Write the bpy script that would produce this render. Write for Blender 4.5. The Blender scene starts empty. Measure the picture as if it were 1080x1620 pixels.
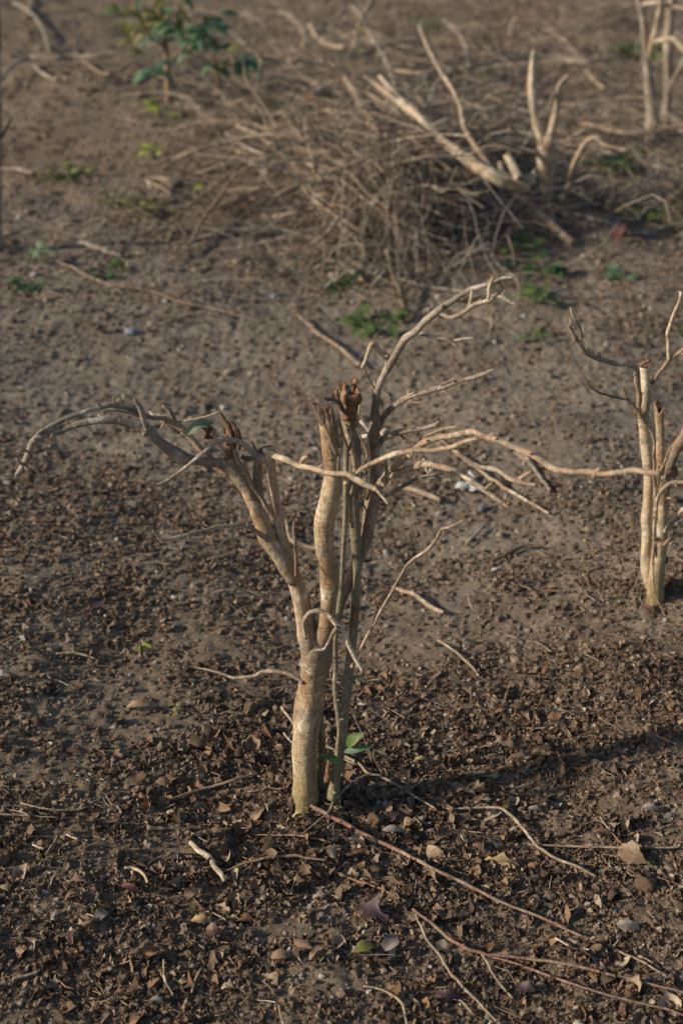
import bpy, math, random
import numpy as np
from mathutils import Vector, Matrix
random.seed(7); rng = np.random.default_rng(7)
R = math.radians
SC = bpy.context.scene; COL = SC.collection

# ------------------------------------------------------------------ camera
CX, CD, CH, PITCH, FPX = 0.042, 1.867, 1.55, R(28.0), 2250.0
cd = bpy.data.cameras.new('camera'); cam = bpy.data.objects.new('camera', cd); COL.objects.link(cam)
cam.location = (CX, -CD, CH); cam.rotation_euler = (R(90) - PITCH, 0, 0)
cd.sensor_fit = 'VERTICAL'; cd.sensor_height = 36; cd.sensor_width = 24; cd.lens = 50
cd.clip_start = .02; cd.clip_end = 1000
cd.dof.use_dof = True; cd.dof.focus_distance = 2.28; cd.dof.aperture_fstop = 3.4; cd.dof.aperture_blades = 9
SC.camera = cam
# ------------------------------------------------------------------ light
SUN_EL = R(24); SUN_AZ = R(-103)          # azimuth clockwise from +Y : sun low on the left, a little behind the camera
S = Vector((math.cos(SUN_EL) * math.sin(SUN_AZ), math.cos(SUN_EL) * math.cos(SUN_AZ), math.sin(SUN_EL)))
w = bpy.data.worlds.new('World'); SC.world = w; w.use_nodes = True
nt = w.node_tree; nt.nodes.clear()
o_ = nt.nodes.new('ShaderNodeOutputWorld'); b_ = nt.nodes.new('ShaderNodeBackground'); s_ = nt.nodes.new('ShaderNodeTexSky')
s_.sky_type = 'NISHITA'; s_.sun_disc = False; s_.sun_elevation = SUN_EL; s_.sun_rotation = SUN_AZ
b_.inputs[1].default_value = 0.105
nt.links.new(s_.outputs[0], b_.inputs[0]); nt.links.new(b_.outputs[0], o_.inputs[0])
ld = bpy.data.lights.new('sun', 'SUN'); ld.energy = 4.5; ld.angle = R(1.6); ld.color = (1, .87, .71)
lo = bpy.data.objects.new('sun', ld); COL.objects.link(lo); lo.rotation_euler = S.to_track_quat('Z', 'Y').to_euler()
SC.view_settings.view_transform = 'Standard'; SC.view_settings.look = 'None'; SC.view_settings.gamma = 1
SC.view_settings.exposure = 0.25

# ------------------------------------------------------------------ noise and terrain
def h2(ix, iy, seed):
    n = (ix * 374761393 + iy * 668265263 + seed * 1442695041) & 0x7fffffff
    n = ((n ^ (n >> 13)) * 1274126177) & 0x7fffffff
    return ((n ^ (n >> 16)) & 0xffffff) / float(0xffffff)
def vn(x, y, seed=0):
    ix = np.floor(x).astype(np.int64); iy = np.floor(y).astype(np.int64)
    fx = x - ix; fy = y - iy
    fx = fx * fx * (3 - 2 * fx); fy = fy * fy * (3 - 2 * fy)
    a = h2(ix, iy, seed); b = h2(ix + 1, iy, seed); c = h2(ix, iy + 1, seed); d = h2(ix + 1, iy + 1, seed)
    return (a + (b - a) * fx) * (1 - fy) + (c + (d - c) * fx) * fy - .5
def gh_raw(x, y):
    x = np.asarray(x, float); y = np.asarray(y, float)
    far = np.clip((np.hypot(x, y) - 1.5) / 4, 0, 1)
    h = .16 * vn(x * .55, y * .55, 1) + .05 * vn(x * 1.7 + 3, y * 1.7, 2)
    h = h + (.020 + .02 * far) * vn(x * 5.1, y * 5.1, 3) + (.008 + .006 * far) * vn(x * 13, y * 13, 4)
    c = vn(x * 31, y * 31, 5); h = h + .0050 * np.abs(c) * 2 - .003
    h = h + .0048 * np.abs(vn(x * 63, y * 63, 6)) * 2 + .003 * vn(x * 130, y * 130, 7)
    # low berm round the right hand stump and a bank at the back left
    h = h + .012 * np.exp(-(x ** 2 + (y - .01) ** 2) / .006) * (1 + vn(x * 45, y * 45, 9))
    h = h + .035 * np.exp(-((x - .78) ** 2 + (y - .72) ** 2) / .03) * (1 + .8 * vn(x * 25, y * 25, 8))
    h = h + .14 * np.exp(-(((x + 1.2) / .9) ** 2 + ((y - 5.4) / .8) ** 2))
    return h
H0 = float(gh_raw(np.array([0.]), np.array([0.]))[0]) - .016
def gh(x, y): return gh_raw(x, y) - H0
cp, sp = math.cos(PITCH), math.sin(PITCH)
CAMP = np.array([CX, -CD, CH])
def ray(px, py):
    px = np.asarray(px, float); py = np.asarray(py, float)
    a = (px - 540) / FPX; b = (810 - py) / FPX
    return np.stack([a, cp + b * sp, -sp + b * cp], -1)      # unit depth along the view axis
def hits(px, py, lift=0.0):
    d = ray(px, py); t = (0 - CH) / d[..., 2]; t = np.abs(t)
    for _ in range(14):
        x = CX + t * d[..., 0]; y = -CD + t * d[..., 1]
        t2 = (gh(x, y) + lift - CH) / d[..., 2]
        t = .5 * t + .5 * t2
    return CAMP + t[..., None] * d, t
def hit(px, py, lift=0.0):
    p, t = hits(np.array([px]), np.array([py]), lift); return Vector(p[0]), float(t[0])
def at(px, py, Y):
    d = ray(px, py); t = (Y + CD) / d[1]
    return Vector(CAMP + t * d), float(t)

# ------------------------------------------------------------------ materials
def mat(name, build, rough=.85, spec=.25):
    m = bpy.data.materials.new(name); m.use_nodes = True; n = m.node_tree
    b = n.nodes['Principled BSDF']; b.inputs['Roughness'].default_value = rough
    b.inputs['Specular IOR Level'].default_value = spec
    build(n, b); return m
def N(n, t, **k):
    x = n.nodes.new(t)
    for a, v in k.items():
        if a in x.inputs.keys(): x.inputs[a].default_value = v
        else: setattr(x, a, v)
    return x
def noise(n, vec, scale, detail=4, rough=.6, dist=0):
    x = N(n, 'ShaderNodeTexNoise'); x.inputs['Scale'].default_value = scale; x.inputs['Detail'].default_value = detail
    x.inputs['Roughness'].default_value = rough; x.inputs['Distortion'].default_value = dist
    n.links.new(vec, x.inputs['Vector']); return x.outputs[0]
def ramp(n, fac, stops, interp='LINEAR'):
    x = n.nodes.new('ShaderNodeValToRGB'); x.color_ramp.interpolation = interp
    e = x.color_ramp.elements
    while len(e) < len(stops): e.new(.5)
    for i, (p, c) in enumerate(stops):
        e[i].position = p; e[i].color = (c[0], c[1], c[2], 1) if isinstance(c, tuple) else (c, c, c, 1)
    n.links.new(fac, x.inputs[0]); return x.outputs[0]
def mix(n, fac, a, b, mode='MIX'):
    x = n.nodes.new('ShaderNodeMix'); x.data_type = 'RGBA'; x.blend_type = mode
    for s, v in ((0, fac), (6, a), (7, b)):
        if isinstance(v, (int, float)): x.inputs[s].default_value = v
        elif isinstance(v, tuple): x.inputs[s].default_value = (*v, 1)
        else: n.links.new(v, x.inputs[s])
    return x.outputs[2]
def bump(n, b, h, strength, dist):
    x = n.nodes.new('ShaderNodeBump'); x.inputs['Strength'].default_value = strength; x.inputs['Distance'].default_value = dist
    n.links.new(h, x.inputs['Height']); n.links.new(x.outputs[0], b.inputs['Normal'])
def coords(n): return n.nodes.new('ShaderNodeTexCoord').outputs['Object']

def bark(name, base, patch, pale, dark, moss=0.0, rings=.35):
    def f(n, b):
        c = coords(n)
        mp = n.nodes.new('ShaderNodeMapping'); mp.inputs['Scale'].default_value = (1, 1, .35); n.links.new(c, mp.inputs[0]); s = mp.outputs[0]
        col = mix(n, ramp(n, noise(n, s, 22, 4, .6, .6), [(.46, 0), (.53, 1)]), base, patch)
        col = mix(n, ramp(n, noise(n, c, 12, 3, .6, .8), [(.50, 0), (.56, .55)]), col, (.18, .165, .125))
        col = mix(n, ramp(n, noise(n, c, 21, 5, .6, .6), [(.56, 0), (.61, .85)]), col, pale)
        col = mix(n, ramp(n, noise(n, c, 9, 5, .7, .2), [(.60, 0), (.68, .7)]), col, dark)
        mr = n.nodes.new('ShaderNodeMapping'); mr.inputs['Scale'].default_value = (.25, .25, 1); n.links.new(c, mr.inputs[0])
        col = mix(n, ramp(n, noise(n, mr.outputs[0], 170, 3, .6, .8), [(.60, 0), (.66, rings)]), col, dark)
        col = mix(n, ramp(n, noise(n, c, 150, 5, .75), [(.32, .85), (.41, 0)]), col, (dark[0] * .35, dark[1] * .33, dark[2] * .33))
        col = mix(n, .45, col, ramp(n, noise(n, s, 260, 4, .75), [(.32, .05), (.68, .8)]), 'OVERLAY')
        col = mix(n, ramp(n, noise(n, c, 38, 5, .7, .5), [(.34, .5), (.44, 0)]), col, (dark[0], dark[1], dark[2]))
        if moss > 0:
            sx = n.nodes.new('ShaderNodeSeparateXYZ'); n.links.new(c, sx.inputs[0])
            m1 = n.nodes.new('ShaderNodeMath'); m1.operation = 'MULTIPLY_ADD'; n.links.new(noise(n, c, 25, 4), m1.inputs[0]); m1.inputs[1].default_value = .22; n.links.new(sx.outputs[2], m1.inputs[2])
            k = ramp(n, m1.outputs[0], [(.0, moss), (.10, moss), (.26, 0)])
            col = mix(n, k, col, mix(n, ramp(n, noise(n, c, 60, 4), [(.4, 0), (.6, 1)]), (.20, .17, .065), (.30, .22, .10)))
            col = mix(n, ramp(n, m1.outputs[0], [(.085, .7), (.13, 0)]), col, (.07, .05, .033))
        n.links.new(col, b.inputs['Base Color'])
        a = n.nodes.new('ShaderNodeMath'); a.operation = 'MULTIPLY_ADD'
        n.links.new(noise(n, s, 140, 5, .7), a.inputs[0]); a.inputs[1].default_value = .6; n.links.new(noise(n, mr.outputs[0], 120, 3, .6), a.inputs[2])
        bump(n, b, a.outputs[0], .8, .004)
    return mat(name, f, .8, .3)
M = {}
M['trunk'] = bark('bark_trunk', (.44, .335, .215), (.31, .20, .115), (.58, .51, .39), (.12, .082, .05), .85, .6)
M['tan'] = bark('bark_tan', (.43, .325, .22), (.33, .225, .145), (.56, .48, .36), (.13, .09, .06))
M['grey'] = bark('bark_grey', (.33, .265, .20), (.22, .165, .12), (.48, .43, .36), (.09, .066, .05))
M['brown'] = bark('bark_brown', (.30, .20, .13), (.23, .15, .095), (.40, .31, .22), (.10, .065, .045))
M['dark'] = bark('bark_dark', (.12, .085, .06), (.09, .06, .045), (.18, .14, .11), (.04, .03, .025))
M['pale'] = bark('bark_pale', (.52, .42, .29), (.42, .31, .20), (.62, .54, .42), (.19, .13, .085))
M['reddish'] = bark('bark_reddish', (.30, .17, .11), (.25, .13, .085), (.38, .25, .18), (.12, .06, .04))
M['olive'] = bark('bark_olive', (.24, .20, .13), (.20, .15, .09), (.34, .30, .22), (.09, .07, .045), .5)
M['straw'] = bark('bark_straw', (.35, .27, .175), (.28, .205, .125), (.44, .36, .26), (.13, .09, .06))
def wood(n, b):
    c = coords(n); v = noise(n, c, 150, 5, .7, 1)
    n.links.new(ramp(n, v, [(.30, (.045, .024, .014)), (.46, (.17, .085, .045)), (.58, (.33, .185, .10)), (.8, (.45, .31, .20))]), b.inputs['Base Color'])
    bump(n, b, v, .9, .004)
M['wood'] = mat('torn_wood', wood, .85, .2)
def dwood(n, b):
    c = coords(n); mp = n.nodes.new('ShaderNodeMapping'); mp.inputs['Scale'].default_value = (1, 1, .15); n.links.new(c, mp.inputs[0])
    v = noise(n, mp.outputs[0], 260, 5, .7, .6)
    n.links.new(ramp(n, v, [(.34, (.05, .03, .02)), (.5, (.17, .10, .06)), (.65, (.34, .22, .14))]), b.inputs['Base Color'])
    bump(n, b, v, .9, .003)
M['dead'] = mat('dead_wood', dwood, .9, .2)

def soil(n, b):
    c = coords(n)
    big = noise(n, c, 1.3, 4, .55); mid = noise(n, c, 9, 5, .6); fine = noise(n, c, 85, 6, .72); grit = noise(n, c, 420, 3, .7)
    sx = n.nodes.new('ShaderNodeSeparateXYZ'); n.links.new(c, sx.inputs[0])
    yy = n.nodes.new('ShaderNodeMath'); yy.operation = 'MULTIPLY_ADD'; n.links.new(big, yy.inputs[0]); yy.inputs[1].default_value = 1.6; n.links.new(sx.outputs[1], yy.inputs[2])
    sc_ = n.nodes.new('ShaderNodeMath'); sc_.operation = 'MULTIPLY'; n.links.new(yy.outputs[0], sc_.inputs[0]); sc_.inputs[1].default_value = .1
    mid_band = ramp(n, sc_.outputs[0], [(.115, 0), (.175, 1), (.36, 1), (.46, 0)])  # band of paler, greyer soil colour across the middle distance, by depth
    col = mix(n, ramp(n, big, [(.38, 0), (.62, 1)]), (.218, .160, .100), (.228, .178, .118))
    col = mix(n, mid_band, col, (.252, .215, .160))
    clump = noise(n, c, 26, 5, .68)
    col = mix(n, ramp(n, clump, [(.34, .6), (.50, 0)]), col, (.10, .076, .058))
    col = mix(n, ramp(n, clump, [(.54, 0), (.70, .4)]), col, (.33, .28, .22))
    col = mix(n, ramp(n, mid, [(.34, .75), (.54, 0)]), col, (.115, .085, .062))
    col = mix(n, ramp(n, fine, [(.50, 0), (.70, .65)]), col, (.33, .265, .20))
    col = mix(n, ramp(n, fine, [(.28, .85), (.47, 0)]), col, (.065, .049, .037))
    col = mix(n, ramp(n, grit, [(.64, 0), (.72, .7)]), col, (.42, .36, .29))
    col = mix(n, ramp(n, grit, [(.28, .8), (.38, 0)]), col, (.05, .038, .03))
    n.links.new(col, b.inputs['Base Color'])
    a = n.nodes.new('ShaderNodeMath'); a.operation = 'MULTIPLY_ADD'; n.links.new(grit, a.inputs[0]); a.inputs[1].default_value = .45; n.links.new(fine, a.inputs[2])
    bump(n, b, a.outputs[0], .9, .008)
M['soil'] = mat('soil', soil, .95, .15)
def island(stops, vs=90, amt=.35, rough=.75, spec=.3):
    def f(n, b):
        g = n.nodes.new('ShaderNodeNewGeometry'); c = coords(n)
        col = ramp(n, g.outputs['Random Per Island'], stops)
        col = mix(n, amt, col, ramp(n, noise(n, c, vs, 4, .7), [(.3, .03), (.7, .8)]), 'OVERLAY')
        n.links.new(col, b.inputs['Base Color']); bump(n, b, noise(n, c, vs * 3, 3), .4, .002)
    return f
LEAFC = [(0, (.055, .038, .027)), (.14, (.09, .062, .042)), (.28, (.165, .108, .068)), (.38, (.075, .052, .038)), (.50, (.22, .152, .098)), (.60, (.13, .092, .062)),
         (.70, (.26, .155, .085)), (.77, (.17, .092, .052)), (.83, (.28, .22, .16)), (.90, (.31, .225, .14)), (.965, (.34, .265, .18)), (1, (.42, .35, .26))]
M['litter'] = mat('leaf_litter', island(LEAFC), .8, .15)
M['clod'] = mat('clod', island([(0, (.09, .062, .045)), (.5, (.165, .115, .080)), (.85, (.21, .155, .112)), (.97, (.27, .22, .175)), (1, (.40, .36, .31))], 60, .5), .95, .15)
M['strawbits'] = mat('straw_bits', island([(0, (.08, .05, .035)), (.4, (.17, .115, .075)), (.75, (.28, .20, .135)), (1, (.5, .43, .34))], 120, .2), .8, .2)
M['fine'] = mat('fine_twigs', island([(0, (.06, .045, .034)), (.35, (.16, .12, .088)), (.6, (.30, .24, .175)), (.85, (.46, .385, .295)), (1, (.58, .52, .43))], 60, .25), .8, .2)
def leafm(name, c1, c2, c3=None, tr=.25):
    def f(n, b):
        c = coords(n)
        col = mix(n, ramp(n, noise(n, c, 45, 4, .6), [(.38, 0), (.62, 1)]), c1, c2)
        if c3: col = mix(n, ramp(n, noise(n, c, 70, 4, .7), [(.55, 0), (.63, .9)]), col, c3)
        n.links.new(col, b.inputs['Base Color']); bump(n, b, noise(n, c, 220, 3), .3, .002)
        t = n.nodes.new('ShaderNodeBsdfTranslucent'); n.links.new(col, t.inputs[0]); m = n.nodes.new('ShaderNodeMixShader'); m.inputs[0].default_value = tr
        o = n.nodes['Material Output']; n.links.new(b.outputs[0], m.inputs[1]); n.links.new(t.outputs[0], m.inputs[2]); n.links.new(m.outputs[0], o.inputs[0])
    return mat(name, f, .55, .4)
M['green'] = leafm('leaf_green', (.065, .115, .028), (.10, .15, .04), (.16, .15, .05))
M['deep'] = leafm('leaf_deep_green', (.03, .08, .028), (.055, .115, .035), (.12, .13, .04))
M['teal'] = leafm('leaf_blue_green', (.05, .125, .065), (.085, .165, .085), (.13, .17, .05))
M['yellow'] = leafm('leaf_yellow', (.30, .32, .05), (.22, .28, .04))
M['olivel'] = leafm('leaf_olive', (.12, .13, .03), (.17, .15, .045))
M['dry'] = leafm('leaf_dry_brown', (.15, .085, .05), (.10, .055, .035), (.06, .035, .025), .1)
M['drytan'] = leafm('leaf_dry_tan', (.27, .18, .10), (.20, .13, .075), (.10, .06, .035), .1)
M['dryred'] = leafm('leaf_dry_red', (.16, .05, .03), (.09, .035, .028), (.05, .025, .02), .1)
M['dryplum'] = leafm('leaf_dry_plum', (.065, .03, .032), (.04, .022, .024), None, .05)
M['drygrey'] = leafm('leaf_dry_grey', (.24, .20, .165), (.17, .14, .115), (.10, .085, .07), .1)
M['dryyellow'] = leafm('leaf_dry_yellow', (.40, .30, .13), (.30, .21, .10), (.16, .10, .05), .15)
M['pinkred'] = leafm('leaf_pink_red', (.24, .11, .08), (.18, .08, .06), None, .2)
def stonem(name, c1, c2):
    def f(n, b):
        c = coords(n); v = noise(n, c, 60, 6, .7)
        n.links.new(ramp(n, v, [(.35, c1), (.65, c2)]), b.inputs['Base Color']); bump(n, b, noise(n, c, 130, 6, .75), .9, .006)
    return mat(name, f, .9, .2)
M['sage'] = leafm('leaf_sage', (.12, .17, .09), (.16, .20, .12), (.10, .08, .05))
M['clay'] = stonem('dry_clay', (.16, .10, .06), (.30, .20, .125))
M['stone'] = stonem('grey_stone', (.17, .155, .14), (.36, .33, .29))
M['palestone'] = stonem('pale_stone', (.32, .26, .18), (.48, .41, .31))
M['bluestone'] = stonem('blue_stone', (.26, .29, .34), (.40, .44, .50))
M['white'] = stonem('white_scrap', (.38, .38, .37), (.55, .54, .53))

# ------------------------------------------------------------------ mesh helpers
class MB:
    def __init__(s): s.v = []; s.f = []; s.m = []
    def build(s, name, mats, parent=None, loc=None):
        me = bpy.data.meshes.new(name); L = Vector(loc) if loc is not None else Vector((0, 0, 0))
        me.from_pydata([tuple(Vector(p) - L) for p in s.v], [], s.f)
        for k in (mats if isinstance(mats, (list, tuple)) else [mats]): me.materials.append(M[k])
        me.polygons.foreach_set('use_smooth', [m == 0 for m in s.m]); me.polygons.foreach_set('material_index', s.m); me.update()
        o = bpy.data.objects.new(name, me); COL.objects.link(o)
        if parent is not None: o.parent = parent
        elif loc is not None: o.location = L
        return o
    def face(s, f, m=0): s.f.append(f); s.m.append(m)
def crom(P, n):
    """Catmull-Rom through rows of P (x,y,z,r)"""
    P = np.array(P, float); out = []
    Q = np.vstack([2 * P[0] - P[1], P, 2 * P[-1] - P[-2]])
    for i in range(1, len(Q) - 2):
        seg = np.linalg.norm(Q[i + 1, :3] - Q[i, :3]); k = max(2, min(24, int(seg / n)))
        for t in np.arange(k) / k:
            a, b, c, d = Q[i - 1], Q[i], Q[i + 1], Q[i + 2]
            out.append(.5 * ((2 * b) + (c - a) * t + (2 * a - 5 * b + 4 * c - d) * t * t + (3 * b - a - 3 * c + d) * t ** 3))
    out.append(Q[-2]); return np.array(out)
def tube(mb, P, sides=None, step=None, end='flat', rough=.06, knob=.0, start_cap=True, cup=0):
    """P rows: world x,y,z,radius.  end: flat | point | jag"""
    rm = max(p[3] for p in P)
    if sides is None: sides = 18 if rm > .009 else (10 if rm > .0035 else 7)
    if step is None: step = max(.0035, rm * .55)
    C = crom(P, step); n = len(C)
    seed = random.randint(0, 9999)
    s = np.concatenate([[0], np.cumsum(np.linalg.norm(np.diff(C[:, :3], axis=0), axis=1))])
    env = np.minimum(1, np.minimum(s, s[-1] - s) / (rm * 4 + 1e-6))
    for ax_ in range(3):
        w1 = np.abs(vn(s / (rm * 9 + .006), s * 0 + ax_ * 7.3, seed + 40)) * 2 - .5; w2 = vn(s / (rm * 4 + .003), s * 0 + ax_ * 3.1, seed + 50)
        C[:, ax_] += (w1 * .75 + w2 * .35) * C[:, 3] * env * (1 if rm < .012 else .35)
    T = np.gradient(C[:, :3], axis=0); T /= (np.linalg.norm(T, axis=1)[:, None] + 1e-12)
    up = Vector(T[0]).orthogonal().normalized(); base = len(mb.v)
    kn = []
    if knob > 0:
        q = random.uniform(.01, .05)
        while q < s[-1]: kn.append((q, random.uniform(0, 6.28), random.uniform(.5, 1))); q += random.uniform(.025, .07)
    for i in range(n):
        t = Vector(T[i]); up = (up - t * up.dot(t)).normalized(); bi = t.cross(up); r = max(C[i, 3], .0004)
        p = Vector(C[i, :3])
        ang = np.arange(sides) * 2 * math.pi / sides
        dr = vn(np.cos(ang) * 1.3 + 7 + s[i] / (rm * 3 + .004), np.sin(ang) * 1.3 + s[i] / (rm * 2.2 + .004), seed) * rough * 2
        dr = dr + vn(np.full(sides, s[i] / (rm * 1.1 + .003)), ang * 0, seed + 3) * rough * 1.1
        for a in range(sides):
            e = 1 + dr[a]
            for q, qa, qs in kn:
                dd = (s[i] - q) / (rm * 1.1 + .001)
                if abs(dd) < 2.5: e += knob * qs * math.exp(-dd * dd) * (.35 + .65 * max(0, math.cos(ang[a] - qa)))
            d = up * math.cos(ang[a]) + bi * math.sin(ang[a])
            off = Vector((0, 0, 0))
            if end == 'jag' and i >= n - 2:
                j = (h2(np.int64(a // 2), np.int64(seed), 3) - .35) * r * (2.1 if i == n - 1 else 1.0); off = t * j
            mb.v.append(p + d * (r * e) + off)
    if knob > .11 and rm < .011:
        for q, qa, qs in kn:
            i = int(np.clip(np.searchsorted(s, q), 1, n - 2)); t = Vector(T[i]); u1 = t.orthogonal().normalized(); u1.rotate(Matrix.Rotation(qa, 3, t)); r = C[i, 3]; p = Vector(C[i, :3]) + u1 * r * .6
            d = (u1 + t * random.uniform(.2, .9)).normalized(); ln = r * random.uniform(1.0, 2.6); e1 = d.orthogonal().normalized(); e2 = d.cross(e1); k = len(mb.v); w_ = r * random.uniform(.35, .55)
            for h, f in ((0, 1.2), (.6, .8), (1, .45)):
                for a in range(5): mb.v.append(p + d * ln * h + (e1 * math.cos(a * 1.2566) + e2 * math.sin(a * 1.2566)) * w_ * f)
            mb.v.append(p + d * ln * 1.08)
            for h in (0, 1):
                for a in range(5): mb.face((k + h * 5 + a, k + h * 5 + (a + 1) % 5, k + h * 5 + 5 + (a + 1) % 5, k + h * 5 + 5 + a))
            for a in range(5): mb.face((k + 10 + a, k + 10 + (a + 1) % 5, k + 15))
    for i in range(n - 1):
        for a in range(sides):
            b = (a + 1) % sides
            mb.face((base + i * sides + a, base + i * sides + b, base + (i + 1) * sides + b, base + (i + 1) * sides + a))
    p = Vector(C[-1, :3]); t = Vector(T[-1]); r = C[-1, 3]; L = base + (n - 1) * sides
    if end == 'point':
        mb.v.append(p + t * r * 1.5)
        for a in range(sides): mb.face((L + a, L + (a + 1) % sides, len(mb.v) - 1))
    else:
        # inner ring then a low, uneven middle: a snapped or sawn face
        k = len(mb.v); dep = (-1.0 if end == 'jag' else -.05) * r - cup * r
        for a in range(sides):
            q = Vector(mb.v[L + a]); q = p + (q - p) * .72
            if end == 'jag': q = q - t * r * random.uniform(0, .9)
            mb.v.append(q)
        mb.v.append(p + t * dep)
        for a in range(sides):
            b = (a + 1) % sides
            mb.face((L + a, L + b, k + b, k + a), 1); mb.face((k + a, k + b, k + sides), 1)
    if start_cap:
        mb.v.append(Vector(C[0, :3])); k = len(mb.v) - 1
        for a in range(sides): mb.face((base + (a + 1) % sides, base + a, k), 1)
YOFF = 0
def trace(pts, Y0, Y1=None, grow=1.0):
    """pixel trace -> world rows; depth Y eases from Y0 to Y1 along the trace unless a row gives its own"""
    Y1 = Y0 if Y1 is None else Y1; L = [0]; Y0 = Y0 + YOFF; Y1 = Y1 + YOFF
    for a, b in zip(pts, pts[1:]): L.append(L[-1] + math.hypot(b[0] - a[0], b[1] - a[1]))
    out = []
    for p, l in zip(pts, L):
        Y = p[3] if len(p) > 3 else Y0 + (Y1 - Y0) * (l / L[-1] if L[-1] else 0)
        q, t = at(p[0], p[1], Y); out.append((q.x, q.y, q.z, p[2] * t / FPX * grow * (.98 - .12 * min(1, max(0, (p[2] - 2) / 3)) if p[2] < 6.5 else .86 + .14 * min(1, (p[2] - 6.5) / 4))))
    return out
def gtrace(pts, lift=.004, lifts=None):
    out = []
    for i, p in enumerate(pts):
        l = lifts[i] if lifts else lift
        q, t = hit(p[0], p[1], l + 0); r = p[2] * t / FPX * .85
        out.append((q.x, q.y, q.z, r))
    return out
LABELS = {}
def tag(o, label, cat, group=None, kind=None):
    if label:
        assert 4 <= len(label.split()) <= 16, label
        if label in LABELS and (not group or LABELS[label] != group): raise Exception('dup label ' + label)
        LABELS[label] = group; o['label'] = label
    if cat: o['category'] = cat
    if group: o['group'] = group
    if kind: o['kind'] = kind
    return o
def empty(name, loc, label, cat, group=None):
    o = bpy.data.objects.new(name, None); COL.objects.link(o); o.location = loc; o.empty_display_size = .05
    return tag(o, label, cat, group)
def splinters(mb, c, r, n, ln, m=0, lean=.25):
    c = Vector(c)
    for _ in range(n):
        a = random.uniform(0, 6.28); q = c + Vector((math.cos(a), math.sin(a), 0)) * r * random.uniform(.5, 1)
        d = Vector((random.gauss(0, lean), random.gauss(0, lean), 1)).normalized(); w_ = r * random.uniform(.14, .34); l = ln * random.uniform(.4, 1)
        u = d.orthogonal().normalized(); u.rotate(Matrix.Rotation(random.uniform(0, 6), 3, d)); v = d.cross(u); k = len(mb.v)
        for h, s in ((-.5, 1), (.45, .9), (.8, .55)):
            for x, y in ((1, .5), (-1, .5), (-.8, -.5), (.8, -.5)): mb.v.append(q + d * (l * h) + (u * x + v * y) * w_ * s * random.uniform(.75, 1.2))
        mb.v.append(q + d * l + u * w_ * random.uniform(-.6, .6))
        for i in range(2):
            for a_ in range(4): mb.face((k + i * 4 + a_, k + i * 4 + (a_ + 1) % 4, k + i * 4 + 4 + (a_ + 1) % 4, k + i * 4 + 4 + a_), m)
        for a_ in range(4): mb.face((k + 8 + a_, k + 8 + (a_ + 1) % 4, k + 12), m)
def leaf(mb, base, tip, width, up=(0, 0, 1), fold=.25, curl=.15, rag=0, nl=8, lobes=0, thick=0):
    base = Vector(base); tip = Vector(tip); ax = tip - base; L = ax.length; ax.normalize()
    up = Vector(up); side = ax.cross(up)
    if side.length < 1e-3: side = ax.orthogonal()
    side.normalize(); up = side.cross(ax).normalized(); k = len(mb.v)
    for i in range(nl + 1):
        t = i / nl; wd = width * .5 * (math.sin(math.pi * min(1, t ** .8 * .97 + .02)) ** .8)
        if lobes: wd *= .62 + .38 * math.cos(t * lobes * 6.28)
        c = base + ax * L * t + up * (curl * L * math.sin(t * math.pi)) * 1
        for j in (-1, -.5, 0, .5, 1):
            rr = 1 + (random.uniform(-rag, rag) if abs(j) == 1 else 0)
            mb.v.append(c + side * wd * j * rr + up * abs(j) * wd * fold * (1 + random.uniform(-rag, rag)) + up * (random.uniform(-rag, rag) * width * .12))
    for i in range(nl):
        for j in range(4): a = k + i * 5 + j; mb.face((a, a + 1, a + 6, a + 5))

# ------------------------------------------------------------------ the ground, one sheet to the horizon
def axis(dense0, dense1, step, lo, hi, g):
    a = list(np.arange(dense0, dense1, step)); s = step
    while a[-1] < hi: s *= g; a.append(a[-1] + s)
    b = [dense0]; s = step
    while b[-1] > lo: s *= g; b.append(b[-1] - s)
    return np.array(b[:0:-1] + a)
gx = axis(-.95, 1.05, .0055, -300, 300, 1.028); gy = axis(-.62, 1.5, .0065, -300, 400, 1.0125)
X, Y = np.meshgrid(gx, gy); Z = gh(X, Y)
nx, ny = len(gx), len(gy)
V = np.stack([X, Y, Z], -1).reshape(-1, 3)
idx = np.arange(nx * ny).reshape(ny, nx)
F = np.stack([idx[:-1, :-1], idx[:-1, 1:], idx[1:, 1:], idx[1:, :-1]], -1).reshape(-1, 4)
def np_mesh(name, V, F, m, smooth=True):
    k = F.shape[1]; me = bpy.data.meshes.new(name)
    me.vertices.add(len(V)); me.vertices.foreach_set('co', V.astype(np.float32).ravel())
    me.loops.add(F.size); me.loops.foreach_set('vertex_index', F.astype(np.int32).ravel())
    me.polygons.add(len(F)); me.polygons.foreach_set('loop_start', np.arange(0, F.size, k, dtype=np.int32))
    me.polygons.foreach_set('loop_total', np.full(len(F), k, np.int32)); me.polygons.foreach_set('use_smooth', np.full(len(F), smooth))
    me.materials.append(M[m]); me.update(calc_edges=True); me.validate()
    o = bpy.data.objects.new(name, me); COL.objects.link(o); return o
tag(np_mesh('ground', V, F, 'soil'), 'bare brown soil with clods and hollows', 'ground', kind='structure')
print('ground', nx, ny)

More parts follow.
